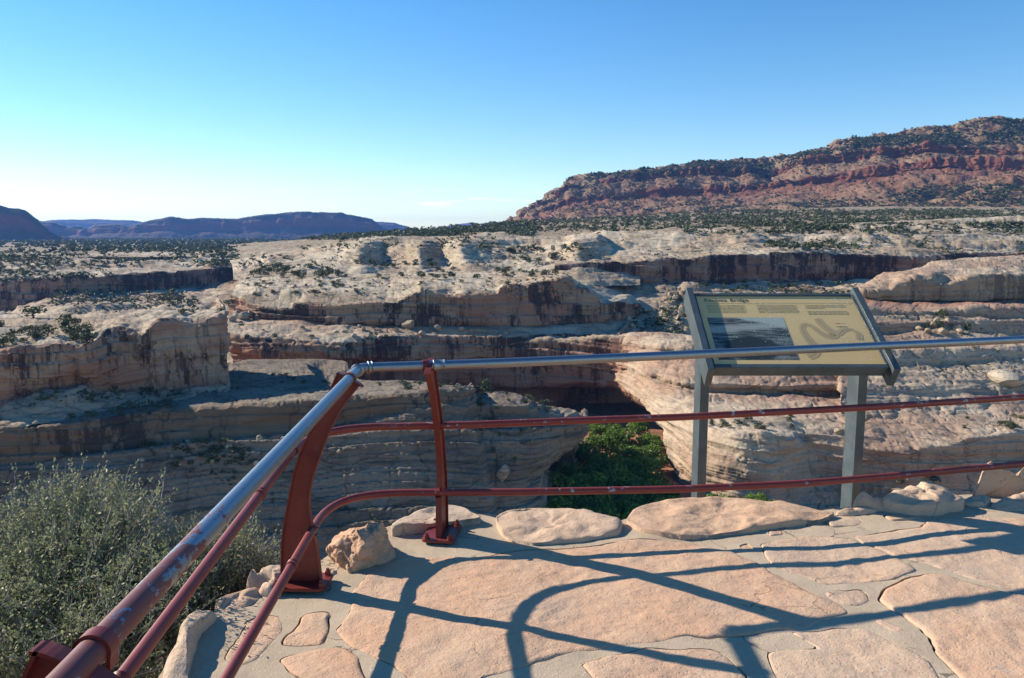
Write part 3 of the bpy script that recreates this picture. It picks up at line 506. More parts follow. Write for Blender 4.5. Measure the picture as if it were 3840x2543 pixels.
# ------------------------------------------------------------------ the overlook: terrace of flagstones in mortar
def R7(*pts): return [(800 + 0.6334*x, 1800 + 0.6334*y) for x, y in pts]
def R8(*pts): return [(2300 + 0.6503*x, 1750 + 0.6503*y) for x, y in pts]
def R4(*pts): return [(0.729*x, 1400 + 0.729*y) for x, y in pts]
def stone_mat():
    M = MT('terrace_sandstone', 0.88, 0.18); p = M.pos; r = M.attr('tint')
    big = M.noise(p, 2.3, 5, 0.6); med = M.noise(M.map(p, loc=(3, 1, 0)), 11, 6, 0.68); fine = M.noise(p, 95, 4, 0.7)
    c = M.mix(M.step(big, 0.34, 0.68), (0.57, 0.345, 0.215), (0.54, 0.38, 0.26))
    c = M.mix(r, c, M.mix(M.step(big, 0.4, 0.7), (0.58, 0.43, 0.30), (0.52, 0.40, 0.285)))
    c = M.mix(M.math('MULTIPLY', M.step(med, 0.53, 0.72), 0.55), c, (0.40, 0.25, 0.175))
    c = M.mix(M.math('MULTIPLY', M.step(med, 0.46, 0.30), 0.50), c, (0.62, 0.40, 0.26))
    c = M.mix(M.math('MULTIPLY', M.step(fine, 0.57, 0.72), 0.30), c, (0.30, 0.19, 0.13))
    lich = M.noise(M.map(p, loc=(7, 2, 5)), 5.0, 7, 0.75)
    c = M.mix(M.math('MULTIPLY', M.step(lich, 0.60, 0.70), 0.55), c, (0.42, 0.40, 0.36))
    pits = M.vor(M.map(p, (1, 1.4, 1)), 42)
    c = M.mix(M.math('MULTIPLY', M.step(pits, 0.14, 0.05), 0.35), c, (0.25, 0.15, 0.1))
    cv = M.n('ShaderNodeTexVoronoi', feature='DISTANCE_TO_EDGE'); wd = M.n('ShaderNodeVectorMath', operation='ADD'); M.put(wd.inputs[0], p)
    wq = M.n('ShaderNodeTexNoise'); M.put(wq.inputs['Vector'], p); wq.inputs['Scale'].default_value = 4.0; wq.inputs['Detail'].default_value = 5
    wz = M.n('ShaderNodeVectorMath', operation='SCALE'); M.put(wz.inputs[0], wq.outputs['Color']); wz.inputs['Scale'].default_value = 0.35; M.put(wd.inputs[1], wz.outputs[0])
    M.put(cv.inputs['Vector'], wd.outputs[0]); cv.inputs['Scale'].default_value = 2.1
    crk = M.math('MULTIPLY', M.step(cv.outputs['Distance'], 0.012, 0.002), M.step(M.noise(M.map(p, loc=(9, 9, 2)), 1.6, 3), 0.52, 0.62))
    c = M.mix(M.math('MULTIPLY', crk, 0.75), c, (0.10, 0.06, 0.045))
    stn = M.noise(M.map(p, loc=(2, 8, 5)), 1.3, 6, 0.7); c = M.mix(M.math('MULTIPLY', M.step(stn, 0.5, 0.66), 0.38), c, (0.40, 0.31, 0.25))
    rn = M.rnd(); c = M.mix(M.math('MULTIPLY', M.step(rn, 0.55, 1.0), 0.45), c, (0.50, 0.40, 0.30)); c = M.mix(M.math('MULTIPLY', M.step(rn, 0.45, 0.0), 0.40), c, (0.56, 0.31, 0.175))
    M.color(c)
    flake = M.noise(M.map(p, (1, 1.2, 1), (1, 1, 1)), 6.0, 8, 0.6)
    n1 = M.bump(flake, 0.8, 0.02)
    n2 = M.bump(M.math('ADD', med, M.math('MULTIPLY', M.step(pits, 0.02, 0.25), 0.35)), 0.7, 0.012, n1)
    M.normal(M.bump(fine, 0.55, 0.004, n2)); return M.m
def mortar_mat():
    M = MT('mortar', 0.95, 0.1); p = M.pos
    big = M.noise(p, 1.7, 5, 0.65); grit = M.noise(p, 140, 3, 0.8); v = M.vor(p, 110)
    c = M.mix(M.step(big, 0.35, 0.68), (0.42, 0.325, 0.225), (0.51, 0.395, 0.275))
    c = M.mix(M.math('MULTIPLY', M.step(grit, 0.55, 0.7), 0.45), c, (0.30, 0.265, 0.22))
    c = M.mix(M.math('MULTIPLY', M.step(v, 0.26, 0.10), 0.6), c, (0.66, 0.60, 0.50))
    st = M.noise(M.map(p, loc=(4, 4, 4)), 4.0, 6, 0.7); c = M.mix(M.math('MULTIPLY', M.step(st, 0.55, 0.72), 0.4), c, (0.56, 0.40, 0.26))
    pb = M.n('ShaderNodeTexVoronoi'); M.put(pb.inputs['Vector'], p); pb.inputs['Scale'].default_value = 62
    ps = M.n('ShaderNodeSeparateXYZ'); M.put(ps.inputs[0], pb.outputs['Color']); pm = M.math('MULTIPLY', M.step(pb.outputs['Distance'], 0.36, 0.22), M.step(ps.outputs[0], 0.62, 0.68))
    c = M.mix(M.math('MULTIPLY', pm, 0.6), c, M.mix(ps.outputs[1], (0.30, 0.22, 0.16), (0.66, 0.58, 0.46)))
    mv = M.n('ShaderNodeTexVoronoi', feature='DISTANCE_TO_EDGE'); wq = M.n('ShaderNodeTexNoise'); M.put(wq.inputs['Vector'], p); wq.inputs['Scale'].default_value = 6.0; wq.inputs['Detail'].default_value = 5
    wz = M.n('ShaderNodeVectorMath', operation='SCALE'); M.put(wz.inputs[0], wq.outputs['Color']); wz.inputs['Scale'].default_value = 0.22
    wd = M.n('ShaderNodeVectorMath', operation='ADD'); M.put(wd.inputs[0], p); M.put(wd.inputs[1], wz.outputs[0]); M.put(mv.inputs['Vector'], wd.outputs[0]); mv.inputs['Scale'].default_value = 2.7
    mc = M.math('MULTIPLY', M.step(mv.outputs['Distance'], 0.014, 0.003), M.step(M.noise(M.map(p, loc=(3, 7, 1)), 1.9, 3), 0.50, 0.58)); c = M.mix(M.math('MULTIPLY', mc, 0.8), c, (0.09, 0.075, 0.06))
    M.color(c); n1 = M.bump(M.math('ADD', M.noise(p, 9, 6, 0.6), M.math('MULTIPLY', pm, 0.12)), 0.6, 0.010)
    M.normal(M.bump(M.math('ADD', grit, M.math('MULTIPLY', v, -0.6)), 0.8, 0.0013, n1)); return M.m
M_STONE, M_MORTAR = stone_mat(), mortar_mat()
def ground_z(x, y):                       # the terrace is nearly level, with a hand-laid unevenness
    p = np.stack([np.asarray(x)/1.3, np.asarray(y)/1.3, np.asarray(x)*0 + 3.3], -1)
    q = np.stack([np.asarray(x)/0.35, np.asarray(y)/0.35, np.asarray(x)*0 + 1.3], -1)
    return 0.022*vnoise(p) + 0.008*vnoise(q)
terrace = empty('stone_terrace', (0, 0, 0), label='overlook terrace of sandstone flagstones set in grey mortar', kind='structure')
def outline_world(px, h=0.0):
    px = np.array(px, float); w = at_height(px[:, 0], px[:, 1], h); return w[:, :2]
edge = [(430, 2900), (545, 2640), (600, 2543), (640, 2440), (690, 2355), (780, 2305), (840, 2240), (960, 2180), (1060, 2140), (1180, 2090), (1300, 2020), (1400, 1990), (1480, 1968), (1560, 1935), (1800, 1930), (1870, 1945), (2050, 1950), (2300, 1960), (2368, 1945), (2600, 1945), (2900, 1940), (3050, 1925), (3160, 1905), (3300, 1880), (3640, 1855), (3900, 1840), (4300, 1835)]
ew = outline_world(edge)
poly = np.concatenate([[[-0.95, -1.0], [-1.02, 0.6]], ew, [[6.2, 5.9], [6.2, -1.0]]])
def inside(pt, pg):
    x, y = pt[..., 0], pt[..., 1]; r = np.zeros(x.shape, bool); n = len(pg)
    for i in range(n):
        (x0, y0), (x1, y1) = pg[i], pg[(i + 1) % n]
        if y0 == y1: continue
        r ^= ((y0 > y) != (y1 > y)) & (x < (x1 - x0)*(y - y0)/(y1 - y0) + x0)
    return r
# mortar bed: fan-free grid trimmed to the outline, with a skirt down to the ledge
def resample_closed(pg, step):
    pg = np.asarray(pg, float); q = np.concatenate([pg, pg[:1]]); s = np.r_[0, np.cumsum(np.linalg.norm(np.diff(q, axis=0), axis=1))]
    n = max(12, int(s[-1]/step)); t = np.linspace(0, s[-1], n, endpoint=False)
    return np.stack([np.interp(t, s, q[:, 0]), np.interp(t, s, q[:, 1])], -1)
HOLES = []
def flagstone(name, px, rise=0.009, dome=0.0, tint=0.3, h=0.0, rough=1.0, deep=0.10, seed=0, label=None, step=0.022, lump=0.0, lumpL=0.12, edge_r=0.012, shift=(0, 0), facet=0, hb=0.0, grow=1.06, world=None):
    pxa = np.array(px, float); hp = None
    if hb:                                             # slab tilted up towards the rim
        hh = hb*(pxa[:, 1].max() - pxa[:, 1])/(np.ptp(pxa[:, 1]) + 1e-6); w3 = at_height(pxa[:, 0], pxa[:, 1], hh); pg = w3[:, :2]
        hp = np.linalg.lstsq(np.c_[pg, np.ones(len(pg))], hh, rcond=None)[0]
    elif world is not None: pg = np.array(world, float)
    else: pg = outline_world(px, h) + np.array(shift)
    c = pg.mean(0); pg = c + (pg - c)*grow
    # centroid by area, corners softened, outline roughened like split stone
    a = np.roll(pg, -1, 0); cr = pg[:, 0]*a[:, 1] - a[:, 0]*pg[:, 1]
    c = ((pg + a)*cr[:, None]).sum(0)/(3*cr.sum())
    o = resample_closed(pg, step); n = len(o); o = gsmooth(np.concatenate([o, o, o]), 1.2, 0)[n:2*n]
    q = np.c_[o, np.full(n, seed*3.7)]
    o = o + rough*(0.016*np.stack([vnoise(q*7), vnoise(q*7 + 9)], -1) + 0.007*np.stack([vnoise(q*26), vnoise(q*26 + 4)], -1))
    size = np.linalg.norm(o - c, axis=1).mean()
    if name == 'flagstone': HOLES.append((o.copy(), c.copy(), seed))
    fr_ = np.random.default_rng(seed + 900); fseed = c + fr_.normal(size=(max(facet, 1), 2))*size*0.55; ftilt = fr_.normal(size=(max(facet, 1), 2))*0.30; foff = fr_.uniform(-0.35, 0.25, max(facet, 1))
    K = int(np.clip(size/step*0.9, 8, 46)); V = []
    e = edge_r/max(size, 1e-6)
    fr = np.r_[1.012, 1.0, 1 - e*0.35, 1 - e, (1 - e)*np.linspace(1, 0.0, K)[1:-1]]
    for j, f in enumerate(fr):
        xy = c + (o - c)*f; d = (1 - f)*np.linalg.norm(o - c, axis=1)
        gz = ground_z(xy[:, 0], xy[:, 1]) + h
        if hp is not None: gz = gz + np.maximum(np.c_[xy, np.ones(n)] @ hp, -0.005)
        if j == 0: z = gz - deep
        else:
            k = 1 - np.exp(-np.maximum(d, 0)/(edge_r*0.5 + 1e-6))
            p3 = np.c_[xy, np.full(n, seed*2.1)]
            z = gz - 0.003 + (rise*(0.35 if name == 'flagstone' else 1.0) + 0.003)*k + dome*(1 - f*f) + k*((0.008 if name == 'flagstone' else 0.018)*fbm(p3*4.5, 3) + (0.0045 if name == 'flagstone' else 0.010)*fbm(p3*16, 3))
            if name != 'flagstone': q_ = fbm(p3*3.3 + 7, 2)*3.0 + 0.35*fbm(p3*14, 2); z = z + 0.028*k*(np.floor(q_) + np.clip((q_ - np.floor(q_) - 0.8)/0.2, 0, 1))/3.0
            if facet:                                  # broken faces meeting at edges
                dd = ((xy[:, None] + 0.03*np.stack([vnoise(p3*9), vnoise(p3*9 + 5)], -1)[:, None] - fseed[None])**2).sum(-1); sw = np.exp(-(dd - dd.min(1, keepdims=True))/(size*(0.16 if facet < 10 else 0.07))**2); sw /= sw.sum(1, keepdims=True)
                H_ = (rise + dome)*1.7; z = z + np.minimum(1, d/(size*0.22 + 1e-6))*H_*(sw*(foff[None] + (ftilt[None]*(xy[:, None] - fseed[None])).sum(-1)/size)).sum(1)
            if lump: z = z + lump*np.minimum(1, d/(size*0.35))*fbm(np.c_[xy, z*0.6]/lumpL + seed, 4, 0.55, 2)
        V.append(np.c_[xy, z])
    V = np.concatenate(V); top = len(V)
    cz = V[-n:, 2].mean(); V = np.concatenate([V, [[c[0], c[1], cz]]])
    F = []
    for j in range(len(fr) - 1):
        b = j*n
        i = np.arange(n); F.append(np.stack([b + i, b + (i + 1) % n, b + n + (i + 1) % n, b + n + i], -1))
    F = np.concatenate(F); lb = (len(fr) - 1)*n
    me = bpy.data.meshes.new(name); i = np.arange(n)
    tri = np.stack([lb + i, lb + (i + 1) % n, np.full(n, top)], -1)
    if (cr.sum() < 0): F = F[:, ::-1]; tri = tri[:, ::-1]
    me.from_pydata(V.tolist(), [], F.tolist() + tri.tolist())
    me.polygons.foreach_set('use_smooth', np.ones(len(me.polygons), bool))
    if name == 'flagstone':
        me.update(); ek = np.zeros(len(me.edges)*2, np.int32); me.edges.foreach_get('vertices', ek); ek = ek.reshape(-1, 2)
        sh = (ek[:, 0] >= n) & (ek[:, 0] < 2*n) & (ek[:, 1] >= n) & (ek[:, 1] < 2*n); sa = me.attributes.new('sharp_edge', 'BOOLEAN', 'EDGE'); sa.data.foreach_set('value', sh)
    at = me.attributes.new('tint', 'FLOAT', 'POINT'); at.data.foreach_set('value', np.full(len(me.vertices), tint, np.float32))
    me.update(); return link(name, me, M_STONE, terrace, label=label)
FS = 'flagstone'
flagstone(FS, R7((1170, 460), (1450, 447), (1560, 455), (1900, 412), (2368, 388)) + R8((130, 432), (430, 455), (600, 492), (720, 548), (860, 625), (1000, 695), (1180, 785), (1265, 840), (1230, 868), (1000, 922), (800, 950), (550, 968), (200, 1005), (0, 1030)) + R7((2200, 1012), (1950, 1072), (1750, 1127), (1600, 1168), (1500, 1260), (1330, 1250), (1220, 1173), (1130, 1090), (1000, 1018), (880, 955), (802, 878), (885, 780), (900, 690), (882, 640), (960, 560), (1090, 482)), tint=0.12, seed=1, step=0.02, rise=0.012, label='very large pitted flagstone crossed by railing shadows')
flagstone(FS, R7((530, 790), (610, 770), (680, 768), (672, 860), (652, 960), (400, 972), (440, 910), (525, 850)), tint=0.05, seed=2, rise=0.006)
flagstone(FS, R7((400, 1055), (560, 1010), (740, 990), (810, 1025), (860, 1080), (900, 1250), (640, 1260), (540, 1175), (470, 1115)), tint=0.0, seed=3, rise=0.012)
flagstone(FS, R7((200, 820), (300, 790), (390, 800), (400, 860), (370, 920), (320, 970), (270, 1040), (200, 1088), (50, 1062), (100, 990), (150, 920)), tint=0.10, seed=4, rise=0.008)
flagstone(FS, R8((890, 455), (1000, 430), (1150, 410), (1350, 420), (1450, 455), (1550, 500), (1700, 580), (1725, 605), (1600, 640), (1400, 665), (1250, 672), (1100, 640), (960, 590), (890, 520)), tint=0.35, seed=5, rise=0.012, dome=-0.012)
flagstone(FS, R8((1400, 402), (1600, 385), (1780, 370), (1830, 325), (2060, 300), (2230, 310), (2380, 380), (2520, 560), (2420, 715), (2200, 690), (2000, 622), (1850, 572), (1700, 532), (1560, 472), (1450, 432)), tint=0.30, seed=6, rise=0.010)
flagstone(FS, R8((1555, 760), (1620, 705), (1720, 652), (1850, 637), (2060, 690), (2200, 722), (2420, 775), (2600, 1000), (2560, 1300), (2150, 1300), (1990, 1210), (1880, 1092), (1830, 982), (1740, 902), (1640, 832)), tint=0.15, seed=7, rise=0.012, step=0.02)
flagstone(FS, R8((892, 1080), (1050, 1058), (1190, 1045), (1030, 962), (1200, 950), (1430, 932), (1480, 960), (1600, 1020), (1700, 1062), (1790, 1112), (1860, 1205), (1900, 1300), (1000, 1310), (920, 1150)), tint=0.75, seed=8, rise=0.009)
flagstone(FS, R8((1215, 722), (1440, 710), (1465, 770), (1380, 802), (1260, 770)), tint=0.3, seed=9, rise=0.003, rough=0.6)
flagstone(FS, R8((1510, 892), (1545, 880), (1700, 958), (1640, 965), (1560, 932)), tint=0.2, seed=10, rise=0.003, rough=0.5, step=0.015)
flagstone(FS, R8((722, 458), (770, 447), (822, 490), (760, 492)), tint=0.2, seed=11, rise=-0.004, rough=0.4, step=0.012)
flagstone(FS, R8((892, 372), (960, 357), (978, 395), (900, 406)), tint=0.1, seed=12, rise=-0.004, rough=0.4, step=0.012)
flagstone(FS, R8((1215, 312), (1290, 292), (1390, 300), (1445, 328), (1400, 345), (1250, 345)), tint=0.3, seed=13, rise=0.004, rough=0.5)
flagstone(FS, R8((1000, 338), (1085, 326), (1120, 345), (1060, 356)), tint=0.1, seed=14, rise=-0.004, rough=0.4, step=0.012)
flagstone(FS, R7((2205, 1118), (2300, 1085)) + R8((0, 1108), (200, 1072), (560, 1062), (640, 1112), (760, 1240), (560, 1330), (0, 1330)), tint=0.05, seed=15, rise=0.008)
flagstone(FS, R8((1570, 292), (1750, 258), (1890, 266), (1800, 300), (1600, 320)), tint=0.8, seed=16, rise=0.008, rough=0.6)
flagstone(FS, R8((2230, 300), (2380, 290), (2480, 330), (2330, 345)), tint=0.2, seed=17, rise=0.012)
wr = np.random.default_rng(61)                # the paving goes on out of the picture
for k, (cx, cy, r) in enumerate(((3.25, 2.6, 0.46), (4.25, 3.3, 0.46), (3.5, 4.15, 0.36), (4.7, 4.6, 0.42), (5.3, 2.5, 0.45), (4.25, 1.9, 0.48), (2.25, 1.85, 0.46), (1.05, 1.8, 0.48), (-0.05, 1.75, 0.42), (3.1, 1.3, 0.45), (1.7, 0.85, 0.42), (0.5, 0.75, 0.45), (-0.5, 0.85, 0.28), (5.4, 3.7, 0.45))):
    a = np.sort(wr.uniform(0, 6.283, 7) * 0.35 + np.arange(7)*0.8976); q = r*wr.uniform(0.8, 1.15, 7)
    flagstone('flagstone', [(0, 0), (1, 1)], world=np.stack([cx + q*np.cos(a), cy + q*np.sin(a)], -1), tint=wr.uniform(0, 0.6), seed=70 + k, rise=0.01, step=0.035)
# rim stones standing proud along the edge
RS = 'rim_stone'
flagstone(RS, R4((850, 1580), (868, 1500), (900, 1390), (970, 1290), (1040, 1255), (1105, 1235), (1080, 1300), (1030, 1370), (1000, 1450), (980, 1540), (960, 1640), (860, 1650)), rise=0.03, dome=0.02, tint=0.55, seed=21, edge_r=0.03, deep=0.3, rough=0.9, label='pitted pale orange rim stone beside the shrub', facet=7)
flagstone(RS, R4((1110, 1230), (1125, 1145), (1265, 1105), (1345, 1090), (1330, 1150), (1270, 1185), (1180, 1215)), rise=0.03, dome=0.01, tint=0.1, seed=22, edge_r=0.04, deep=0.3, facet=7)
flagstone(RS, R4((1268, 1095), (1330, 1045), (1400, 1015), (1465, 1000), (1500, 1040), (1450, 1090), (1370, 1140), (1345, 1130)), rise=0.05, dome=0.03, tint=0.9, seed=23, edge_r=0.03, deep=0.3, label='white rim stone half hidden behind the wide bracket post', facet=7)
flagstone(RS, R7((640, 560), (660, 500), (760, 480), (730, 530), (690, 570)), rise=0.01, tint=0.1, seed=24, rough=0.5, facet=7)
flagstone(RS, R7((1068, 282), (1100, 230), (1250, 172), (1380, 146), (1470, 152), (1572, 212), (1400, 240), (1300, 246), (1200, 264)), h=0.045, rise=0.012, dome=0.012, tint=0.55, seed=26, edge_r=0.016, deep=0.35, facet=6, label='pink wedge of rim stone behind the slim post')
flagstone(RS, R7((1685, 212), (1750, 187), (1900, 167), (2080, 172), (2250, 202), (2400, 245), (2390, 300), (2200, 322), (1900, 347), (1780, 322), (1700, 272)), h=0.022, rise=0.010, dome=0.006, tint=0.5, seed=27, edge_r=0.016, deep=0.4, facet=7, label='long low buff rim stone between slim post and dark gap')
flagstone(RS, R8((100, 312), (150, 242), (300, 207), (500, 192), (800, 197), (950, 217), (1100, 247), (1255, 272), (1150, 302), (1000, 322), (800, 352), (560, 382), (350, 374), (200, 347)), h=0.028, rise=0.010, dome=0.006, tint=0.4, seed=28, edge_r=0.016, deep=0.5, facet=8, label='broad pale rim stone in front of the sign post')
flagstone(RS, R8((1380, 258), (1425, 192), (1560, 186), (1720, 225), (1640, 255), (1500, 265)), hb=0.06, rise=0.02, dome=0.01, tint=0.2, seed=29, edge_r=0.025, deep=0.3, facet=8, lump=0.012)
flagstone(RS, R8((1560, 205), (1680, 142), (1800, 112), (1900, 137), (2015, 192), (1900, 225), (1740, 236)), h=0.06, rise=0.03, dome=0.03, tint=0.5, seed=30, edge_r=0.035, deep=0.5, facet=7, label='humped pinkish rim stone right of the sign posts')
flagstone(RS, R8((2060, 165), (2130, 72), (2220, 52), (2380, 32), (2540, 60), (2560, 150), (2350, 162), (2200, 162)), hb=0.15, rise=0.03, dome=0.02, tint=0.35, seed=31, edge_r=0.04, deep=0.6, facet=6, label='tallest rim stone at the far corner of the terrace')
flagstone(RS, R8((2180, 225), (2260, 182), (2400, 152), (2520, 165), (2480, 240), (2230, 255)), hb=0.05, rise=0.02, dome=0.01, tint=0.2, seed=32, edge_r=0.03, deep=0.3, facet=6)
flagstone(RS, R8((1270, 278), (1440, 250), (1525, 256), (1450, 292), (1330, 294)), hb=0.02, rise=0.016, tint=0.6, seed=33, edge_r=0.02, facet=5)
flagstone(RS, R8((2020, 215), (2080, 165), (2170, 160), (2190, 205), (2100, 238)), hb=0.04, rise=0.02, tint=0.85, seed=34, edge_r=0.02, facet=5)
def rugged_block():                       # the knobbly boulder: planes broken off in steps
    bm = bmesh.new(); bmesh.ops.create_icosphere(bm, subdivisions=6, radius=0.5); r = np.random.default_rng(12)
    P = np.array([v.co[:] for v in bm.verts]); P *= np.array([1.0, 0.8, 1.0])
    for k in range(26):
        n = r.normal(size=3); n[2] = abs(n[2])*0.8; n /= np.linalg.norm(n); h = r.uniform(0.24, 0.42); d = P @ n - h; P = P - np.maximum(d, 0)[:, None]*n*r.uniform(0.85, 1.0)
    for Ls, am in ((0.23, 0.085), (0.11, 0.035)):      # ledges and sockets
        q = np.floor(fbm(P/Ls + 3.1, 2)*3.2 + 0.3*fbm(P/(Ls*0.3), 2))/3.2; nn = P/np.linalg.norm(P, axis=1, keepdims=True); P = P + nn*(am*q)[:, None]
    P += (P/np.linalg.norm(P, axis=1, keepdims=True))*(0.012*fbm(P*22, 3))[:, None]
    for v, p in zip(bm.verts, P): v.co = p
    for f in bm.faces: f.smooth = True
    me = bpy.data.meshes.new('rugged_block'); bm.to_mesh(me); bm.free()
    at = me.attributes.new('tint', 'FLOAT', 'POINT'); at.data.foreach_set('value', np.full(len(me.vertices), 0.0, np.float32))
    g = at_height(1352, 2085, 0.0); o = link('rim_stone', me, M_STONE, terrace, label='rugged knobbly orange boulder beside the wide bracket post'); o.location = (g[0], g[1] + 0.02, 0.04); o.scale = (0.50, 0.46, 0.40); o.rotation_euler = (0.1, -0.12, 0.5)
rugged_block()
# mortar bed: cut round every flagstone, leaving an open crack here and there
from mathutils.geometry import delaunay_2d_cdt
def mortar_bed():
    pr = resample_closed(poly, 0.05); pr = pr + 0.02*np.stack([vnoise(np.c_[pr*4, pr[:, :1]*0]), vnoise(np.c_[pr*4, pr[:, :1]*0 + 5])], -1)
    loops = [pr]; holes = []
    for o, c, sd in HOLES:
        T = np.roll(o, -1, 0) - np.roll(o, 1, 0); Nn = np.stack([T[:, 1], -T[:, 0]], -1); Nn /= np.linalg.norm(Nn, axis=1, keepdims=True) + 1e-9
        if (np.sum(Nn*(o - c), 1).mean() < 0): Nn = -Nn
        g = 0.013*np.clip(vnoise(np.c_[o*2.2, np.full(len(o), sd*1.7)]) + 0.10, -0.25, 1) + 0.003*vnoise(np.c_[o*20, np.full(len(o), 2.0)])
        h = (o + Nn*g[:, None])[::2] if len(o) > 60 else o + Nn*g[:, None]
        loops.append(h); holes.append(h)
    r = np.random.default_rng(5); pts = r.uniform([-1.3, 0.8], [6.2, 6.0], (5200, 2)); vis = pts[inside(pts, pr)]
    keep = np.ones(len(vis), bool)
    for h in holes: keep &= ~inside(vis, h)
    vis = vis[keep]
    V, E, b = [], [], 0
    for L_ in loops:
        V += [Vector((x, y)) for x, y in L_]; n = len(L_); E += [(b + i, b + (i + 1) % n) for i in range(n)]; b += n
    V += [Vector((x, y)) for x, y in vis]
    ov, oe, of, *_ = delaunay_2d_cdt(V, E, [], 0, 1e-5)
    P = np.array([v[:] for v in ov]); F = np.array([f for f in of if len(f) == 3]); cen = P[F].mean(1)
    m = inside(cen, pr)
    for h in holes: m &= ~inside(cen, h)
    F = F[m]
    a = P[F]; cr = (a[:, 1, 0] - a[:, 0, 0])*(a[:, 2, 1] - a[:, 0, 1]) - (a[:, 1, 1] - a[:, 0, 1])*(a[:, 2, 0] - a[:, 0, 0]); F[cr < 0] = F[cr < 0][:, ::-1]
    z = ground_z(P[:, 0], P[:, 1]) + 0.006*fbm(np.c_[P*9, P[:, :1]*0], 3) - 0.001
    bm = bmesh.new(); vs = [bm.verts.new((x, y, q)) for (x, y), q in zip(P, z)]
    for f in F:
        try: bm.faces.new([vs[i] for i in f])
        except ValueError: pass
    bmesh.ops.delete(bm, geom=[v for v in bm.verts if not v.link_faces], context='VERTS')
    for f in bm.faces: f.smooth = True
    be = [e for e in bm.edges if e.is_boundary]
    for e in be: e.smooth = False
    ret = bmesh.ops.extrude_edge_only(bm, edges=be)
    for g in ret['geom']:
        if isinstance(g, bmesh.types.BMVert):
            q = np.array([g.co.x, g.co.y]); rim = np.min(((pr - q)**2).sum(1)) < 1e-6
            g.co.z = -1.7 if rim else g.co.z - 0.06
        elif isinstance(g, bmesh.types.BMFace): g.smooth = False
    me = bpy.data.meshes.new('mortar'); bm.to_mesh(me); bm.free(); link('mortar', me, M_MORTAR, terrace)
mortar_bed()
# the natural ledge under the terrace, carrying the shrubs and falling away to the canyon
def near_ledge():
    th = np.linspace(math.radians(-75), math.radians(75), 160); rad = np.r_[np.linspace(1.2, 5.2, 26), np.linspace(5.5, 9, 14), 11, 14, 20, 30, 45]
    zr = np.interp(rad, [0, 3.0, 5.0, 7.0, 8.0, 9.0, 14, 20, 45], [-1.0, -1.05, -1.25, -2.0, -4.0, -9, -26, -50, -106])
    X = np.sin(th)[None]*rad[:, None]; Y = np.cos(th)[None]*rad[:, None]; Z = np.repeat(zr[:, None], len(th), 1)
    P = np.stack([X, Y, Z], -1)[::-1]; P = P + 0.18*np.stack([fbm(P/1.1 + k*7, 4) for k in range(3)], -1)*np.clip(np.abs(P[..., 2:]), 0.5, 6)
    me = mesh_np('rim_ledge', P.reshape(-1, 3), grid_faces(*P.shape[:2]), True, {'cliff': P[..., 2].ravel()*0, 'red': P[..., 2].ravel()*0})
    link('rim_ledge', me, M_TAL, label='rough ground of the canyon rim under the terrace', kind='structure')
near_ledge()
# ------------------------------------------------------------------ guard railing
def tube_mesh(pts, rad, seg=14, name='tube', caps=True):
    P = np.asarray(pts, float); n = len(P); r = np.broadcast_to(np.asarray(rad, float), (n,))
    T = np.gradient(P, axis=0); T /= np.linalg.norm(T, axis=1, keepdims=True) + 1e-12
    up = np.array([0, 0, 1.0]) if abs(T[0, 2]) < 0.9 else np.array([1.0, 0, 0])
    A = np.cross(T[0], up); A /= np.linalg.norm(A); V = []
    for i in range(n):
        A = A - T[i]*np.dot(A, T[i]); A /= np.linalg.norm(A); B = np.cross(T[i], A)
        a = np.linspace(0, 2*math.pi, seg, endpoint=False)
        V.append(P[i] + r[i]*(np.cos(a)[:, None]*A + np.sin(a)[:, None]*B))
    V = np.concatenate(V); F = []
    for i in range(n - 1):
        for j in range(seg): F.append((i*seg + j, i*seg + (j + 1) % seg, (i + 1)*seg + (j + 1) % seg, (i + 1)*seg + j))
    if caps: F.append(tuple(range(seg))[::-1]); F.append(tuple((n - 1)*seg + j for j in range(seg)))
    me = bpy.data.meshes.new(name); me.from_pydata(V.tolist(), [], F); me.update()
    for p in me.polygons: p.use_smooth = len(p.vertices) == 4
    return me
def smooth_path(pts, n=120, it=2):
    P = np.asarray(pts, float)
    s = np.r_[0, np.cumsum(np.linalg.norm(np.diff(P, axis=0), axis=1))]; t = np.linspace(0, s[-1], n)
    Q = np.stack([np.interp(t, s, P[:, k]) for k in range(3)], -1)
    e0, e1 = Q[0].copy(), Q[-1].copy(); Q = gsmooth(Q, it, 0); Q[0], Q[-1] = e0, e1
    return Q
def box_mesh(name, lo, hi, bev=0.004, seg=2):
    bm = bmesh.new(); bmesh.ops.create_cube(bm, size=1); s = [hi[i] - lo[i] for i in range(3)]; c = [(hi[i] + lo[i])/2 for i in range(3)]
    for v in bm.verts: v.co = Vector([v.co[i]*s[i] + c[i] for i in range(3)])
    if bev: bmesh.ops.bevel(bm, geom=bm.edges[:], offset=bev, segments=seg, affect='EDGES', profile=0.6)
    me = bpy.data.meshes.new(name); bm.to_mesh(me); bm.free(); return me
def red_paint():
    M = MT('red_paint', 0.42, 0.45); p = M.pos
    nz = M.noise(p, 26, 6, 0.65); big = M.noise(p, 3.0, 3, 0.5)
    c = M.mix(M.step(big, 0.35, 0.7), (0.145, 0.016, 0.013), (0.185, 0.027, 0.020))
    c = M.mix(M.math('MULTIPLY', M.step(nz, 0.56, 0.66), 0.5), c, (0.17, 0.05, 0.036))
    c = M.mix(M.math('MULTIPLY', M.step(nz, 0.40, 0.30), 0.6), c, (0.085, 0.016, 0.013))
    M.color(c); M.put(M.b.inputs['Roughness'], M.math('ADD', 0.34, M.math('MULTIPLY', nz, 0.25)))
    M.normal(M.bump(M.noise(p, 60, 4, 0.6), 0.12, 0.004)); return M.m
